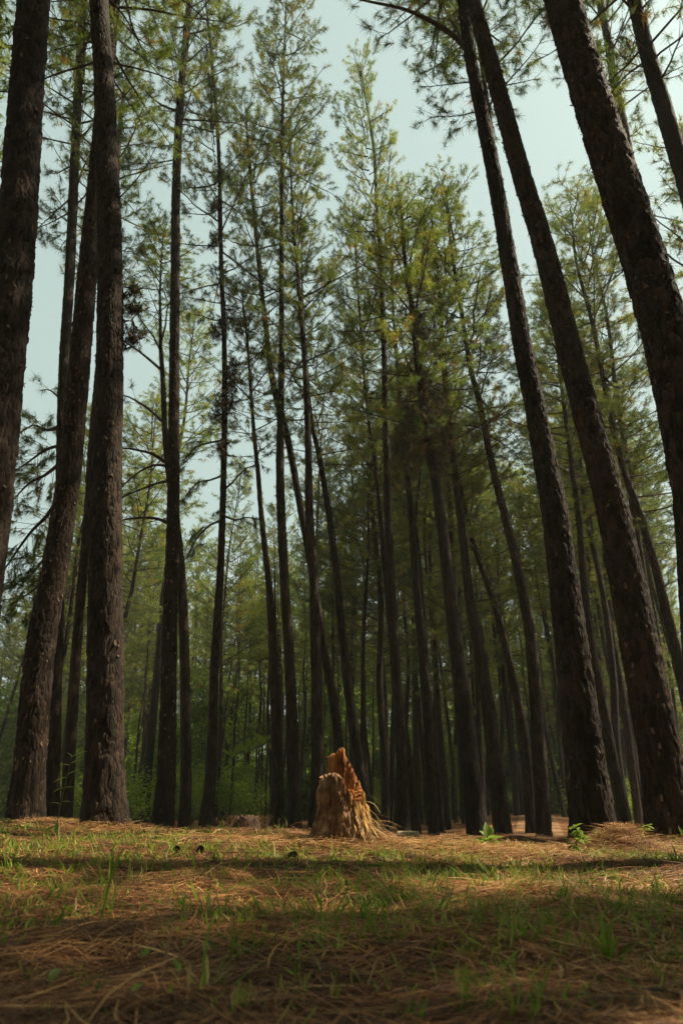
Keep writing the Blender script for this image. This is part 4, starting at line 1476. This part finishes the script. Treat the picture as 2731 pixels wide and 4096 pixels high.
# dark rotten root clump left of the stump
def root_clump():
    p, _ = place(985, 3330, 7.6)
    root = link('rotten_stump', None, loc=(p[0], 7.6, gz(p[0], 7.6) - .02))
    root.scale = (.72, .72, .72)
    tag(root, 'low dark rotten stump remnant covered with dead needles', 'stump')
    k, rows = 48, []
    a = np.arange(k) * 2 * math.pi / k
    rim = .15 + .09 * vnoise(a * 4, a * 0, 71) + .05 * (vnoise(a * 13, a * 0, 72) - .5)
    for q in range(14):
        f = q / 13
        h = -.05 + (rim + .05) * f
        rr = .17 * (1.25 - .35 * f) + .04 * (vnoise(a * 6, h * 12, 73) - .5) + .02 * (vnoise(a * 20, h * 30, 74) - .5)
        rows.append(np.stack([np.cos(a) * rr, np.sin(a) * rr, h], -1))
    rr0 = np.hypot(rows[-1][:, 0], rows[-1][:, 1])
    for f, dz in ((.7, -.01), (.45, -.05), (.03, -.07)):
        rows.append(np.stack([np.cos(a) * rr0 * f, np.sin(a) * rr0 * f, rim + dz], -1))
    n = len(rows); v = np.concatenate(rows)
    i = np.arange(n - 1)[:, None] * k; j = np.arange(k)[None, :]; j2 = (j + 1) % k
    link('bark_shell', mesh_np('bark_shell', v, np.stack([i + j, i + j2, i + k + j2, i + k + j], -1).reshape(-1, 4)), root, [M_CONE])
    for q in range(7):
        th = random.uniform(0, 6.28)
        pts = np.array([[math.cos(th) * s, math.sin(th) * s, .10 - .14 * (s / .4) + random.gauss(0, .01)] for s in (.12, .2, .3, .4)])
        so = Soup(); so.add(*tube(pts, [.03, .024, .016, .008], 6))
        link('root', so.mesh('root'), root, [M_CONE])
    b_ = np.stack([dr.normal(0, .16, 260), dr.normal(0, .14, 260), dr.uniform(.12, .24, 260)], -1)
    a_ = dr.uniform(0, 6.28, 260)
    o_ = link('dead_needles', ribbons('dead_needles', b_, unit(np.stack([np.cos(a_), np.sin(a_), dr.normal(-.3, .3, 260)], -1)), dr.uniform(.08, .18, 260), np.full(260, .003), np.zeros(260), dr.normal(0, .3, 260), dr.uniform(0, .5, 260)), root, [M_LITTER])
    tag(o_, kind='stuff')


root_clump()

# pale flat cut log end right of the stump
p, _ = place(1632, 3355, 7.0)
root = link('cut_log', None, loc=(p[0], 7.0, gz(p[0], 7.0)))
tag(root, 'short pale cut log lying flat beyond the stump on its right', 'log')
k = 14
a = np.arange(k) * 2 * math.pi / k
xs = np.linspace(-.10, .10, 7)
rows = [np.stack([np.full(k, x_), np.cos(a) * .05 * (1 + .05 * math.sin(x_ * 40)), .045 + np.sin(a) * .035], -1) for x_ in xs]
v = np.concatenate(rows)
i = np.arange(6)[:, None] * k; j = np.arange(k)[None, :]; j2 = (j + 1) % k
link('bark', mesh_np('bark', v, np.stack([i + j, i + j2, i + k + j2, i + k + j], -1).reshape(-1, 4)), root, [M_PALE], smooth=True)
for x_ in (-.10, .10):
    vv = np.concatenate([np.stack([np.full(k, x_), np.cos(a) * .049, .045 + np.sin(a) * .034], -1), [[x_ * 1.03, 0, .045]]])
    link('cut_face', mesh_np('cut_face', vv, np.array([[q, (q + 1) % k, k] for q in range(k)])), root, [M_PALE])

# pine cones
def cone_meshes():
    so = Soup()
    q = np.linspace(-.5, .5, 7)
    so.add(*tube(np.array([[0, 0, z * .075] for z in q]), np.array([.004, .012, .016, .017, .014, .009, .003]), 8))
    core = so.mesh('core'); core.materials.append(M_CONE)
    sc = mesh_np('scale', np.array([[0, -.003, 0], [.014, -.007, .006], [.018, 0, .010], [.014, .007, .006], [0, .003, 0], [.010, 0, .001]]), np.array([[0, 1, 2, 5], [0, 5, 4, 4], [5, 2, 3, 4]])[[0, 2]])
    sc.materials.append(M_CONE)
    return core, sc


CORE, SCALE = cone_meshes()
for q, (sx, sy, Y, lab) in enumerate([(705, 3400, 4.7, 'dark open pine cone in the grass left of the dark root clump'), (800, 3405, 4.6, 'dark pine cone lying in a hollow below the root clump'),
                                      (1160, 3420, 4.5, 'dark pine cone in the needles left of the stump')]):
    p, _ = place(sx, sy, Y)
    root = link('pine_cone', None, loc=(p[0], Y, gz(p[0], Y) + .022))
    root.rotation_euler = (R(80), random.uniform(-.3, .3), random.uniform(0, 3))
    root.scale = (1.3, 1.3, 1.2)
    tag(root, lab, 'pine cone', 'pine cones on the needle litter')
    link('core', CORE, root)
    for s in range(36):
        z = -.034 + .068 * s / 35
        so_ = link('scale', SCALE, root, loc=(0, 0, z))
        so_.rotation_euler = (0, -.5, s * 2.4)
        kq = .55 + .9 * math.sin(math.pi * (s + 2) / 39)
        so_.scale = (kq, kq, kq)

# a few pale fallen leaves and a dry stalk close to the lens
for q, (sx, sy, Y, L, rz, lab) in enumerate([(210, 3820, 1.75, .04, 1.2, 'pale fallen leaf standing in the needles at the lower left'), (530, 3880, 1.6, .03, .3, 'pale fallen leaf lying below the dry stalk'),
                                             (720, 3780, 1.8, .045, 2.0, 'blurred green fallen leaf right beside the dry stalk'), (575, 3720, 2.0, .035, .8, 'small pale leaf above and left of the dry stalk')]):
    p, _ = place(sx, sy, Y)
    lo = link('fallen_leaf', LEAF_W, loc=(p[0], Y, gz(p[0], Y) + .02))
    lo.rotation_euler = (.5, -.7, rz); lo.scale = (L, L, L)
    tag(lo, lab, 'leaf', 'fallen leaves in the foreground')
p0, _ = place(655, 3810, 1.8); p1, _ = place(690, 3700, 1.95)
p0[2] = gz(p0[0], 1.8) + .005
so = Soup(); so.add(*tube(np.array([p0, (p0 + p1) / 2 + [0, 0, .006], p1]), [.004, .0035, .002], 6))
tag(link('dry_stalk', so.mesh('dry_stalk'), mats=[M_STRAW]), 'pale dry stalk poking up from the needles at lower left', 'stalk')

# worn path climbing away on the right
py = gy[(gy > 9) & (gy < 40)]
pv, pf = [], []
for y_ in py:
    for s in np.linspace(-1, 1, 7):
        x_ = .262 * y_ + s * (.35 + .012 * y_)
        pv.append([x_, y_, 0])
pv = np.array(pv)
pv[:, 2] = [gz_fast(a_, b_) + .012 for a_, b_ in pv[:, :2]]
pf = np.array([[q * 7 + s, q * 7 + s + 1, (q + 1) * 7 + s + 1, (q + 1) * 7 + s] for q in range(len(py) - 1) for s in range(6)])
M_PATH = wood_material('path_earth', [(0.3, (0.08, 0.038, 0.018)), (0.7, (0.26, 0.135, 0.06))], 5, 5, .5)
tag(link('path', mesh_np('path', pv, pf), mats=[M_PATH], smooth=True), 'worn earth path climbing away between trunks on the right', 'path', kind='structure')

# ------------------------------------------------------------------ haze
HAZE = 0.0008
hv = np.array([[x_, y_, z_] for z_ in (-3, 40) for y_ in (-430, 430) for x_ in (-430, 430)])
hf = np.array([[0, 2, 3, 1], [4, 5, 7, 6], [0, 1, 5, 4], [2, 6, 7, 3], [0, 4, 6, 2], [1, 3, 7, 5]])
m, n, l, out = mat('haze')
pv_ = n.new('ShaderNodeVolumePrincipled')
pv_.inputs['Color'].default_value = (0.92, 0.95, 0.84, 1)
pv_.inputs['Density'].default_value = HAZE
pv_.inputs['Anisotropy'].default_value = 0.3
l.new(pv_.outputs[0], out.inputs['Volume'])
tag(link('haze', mesh_np('haze', hv, hf), mats=[m]), 'thin pale haze hanging in the wood', 'haze', kind='stuff')
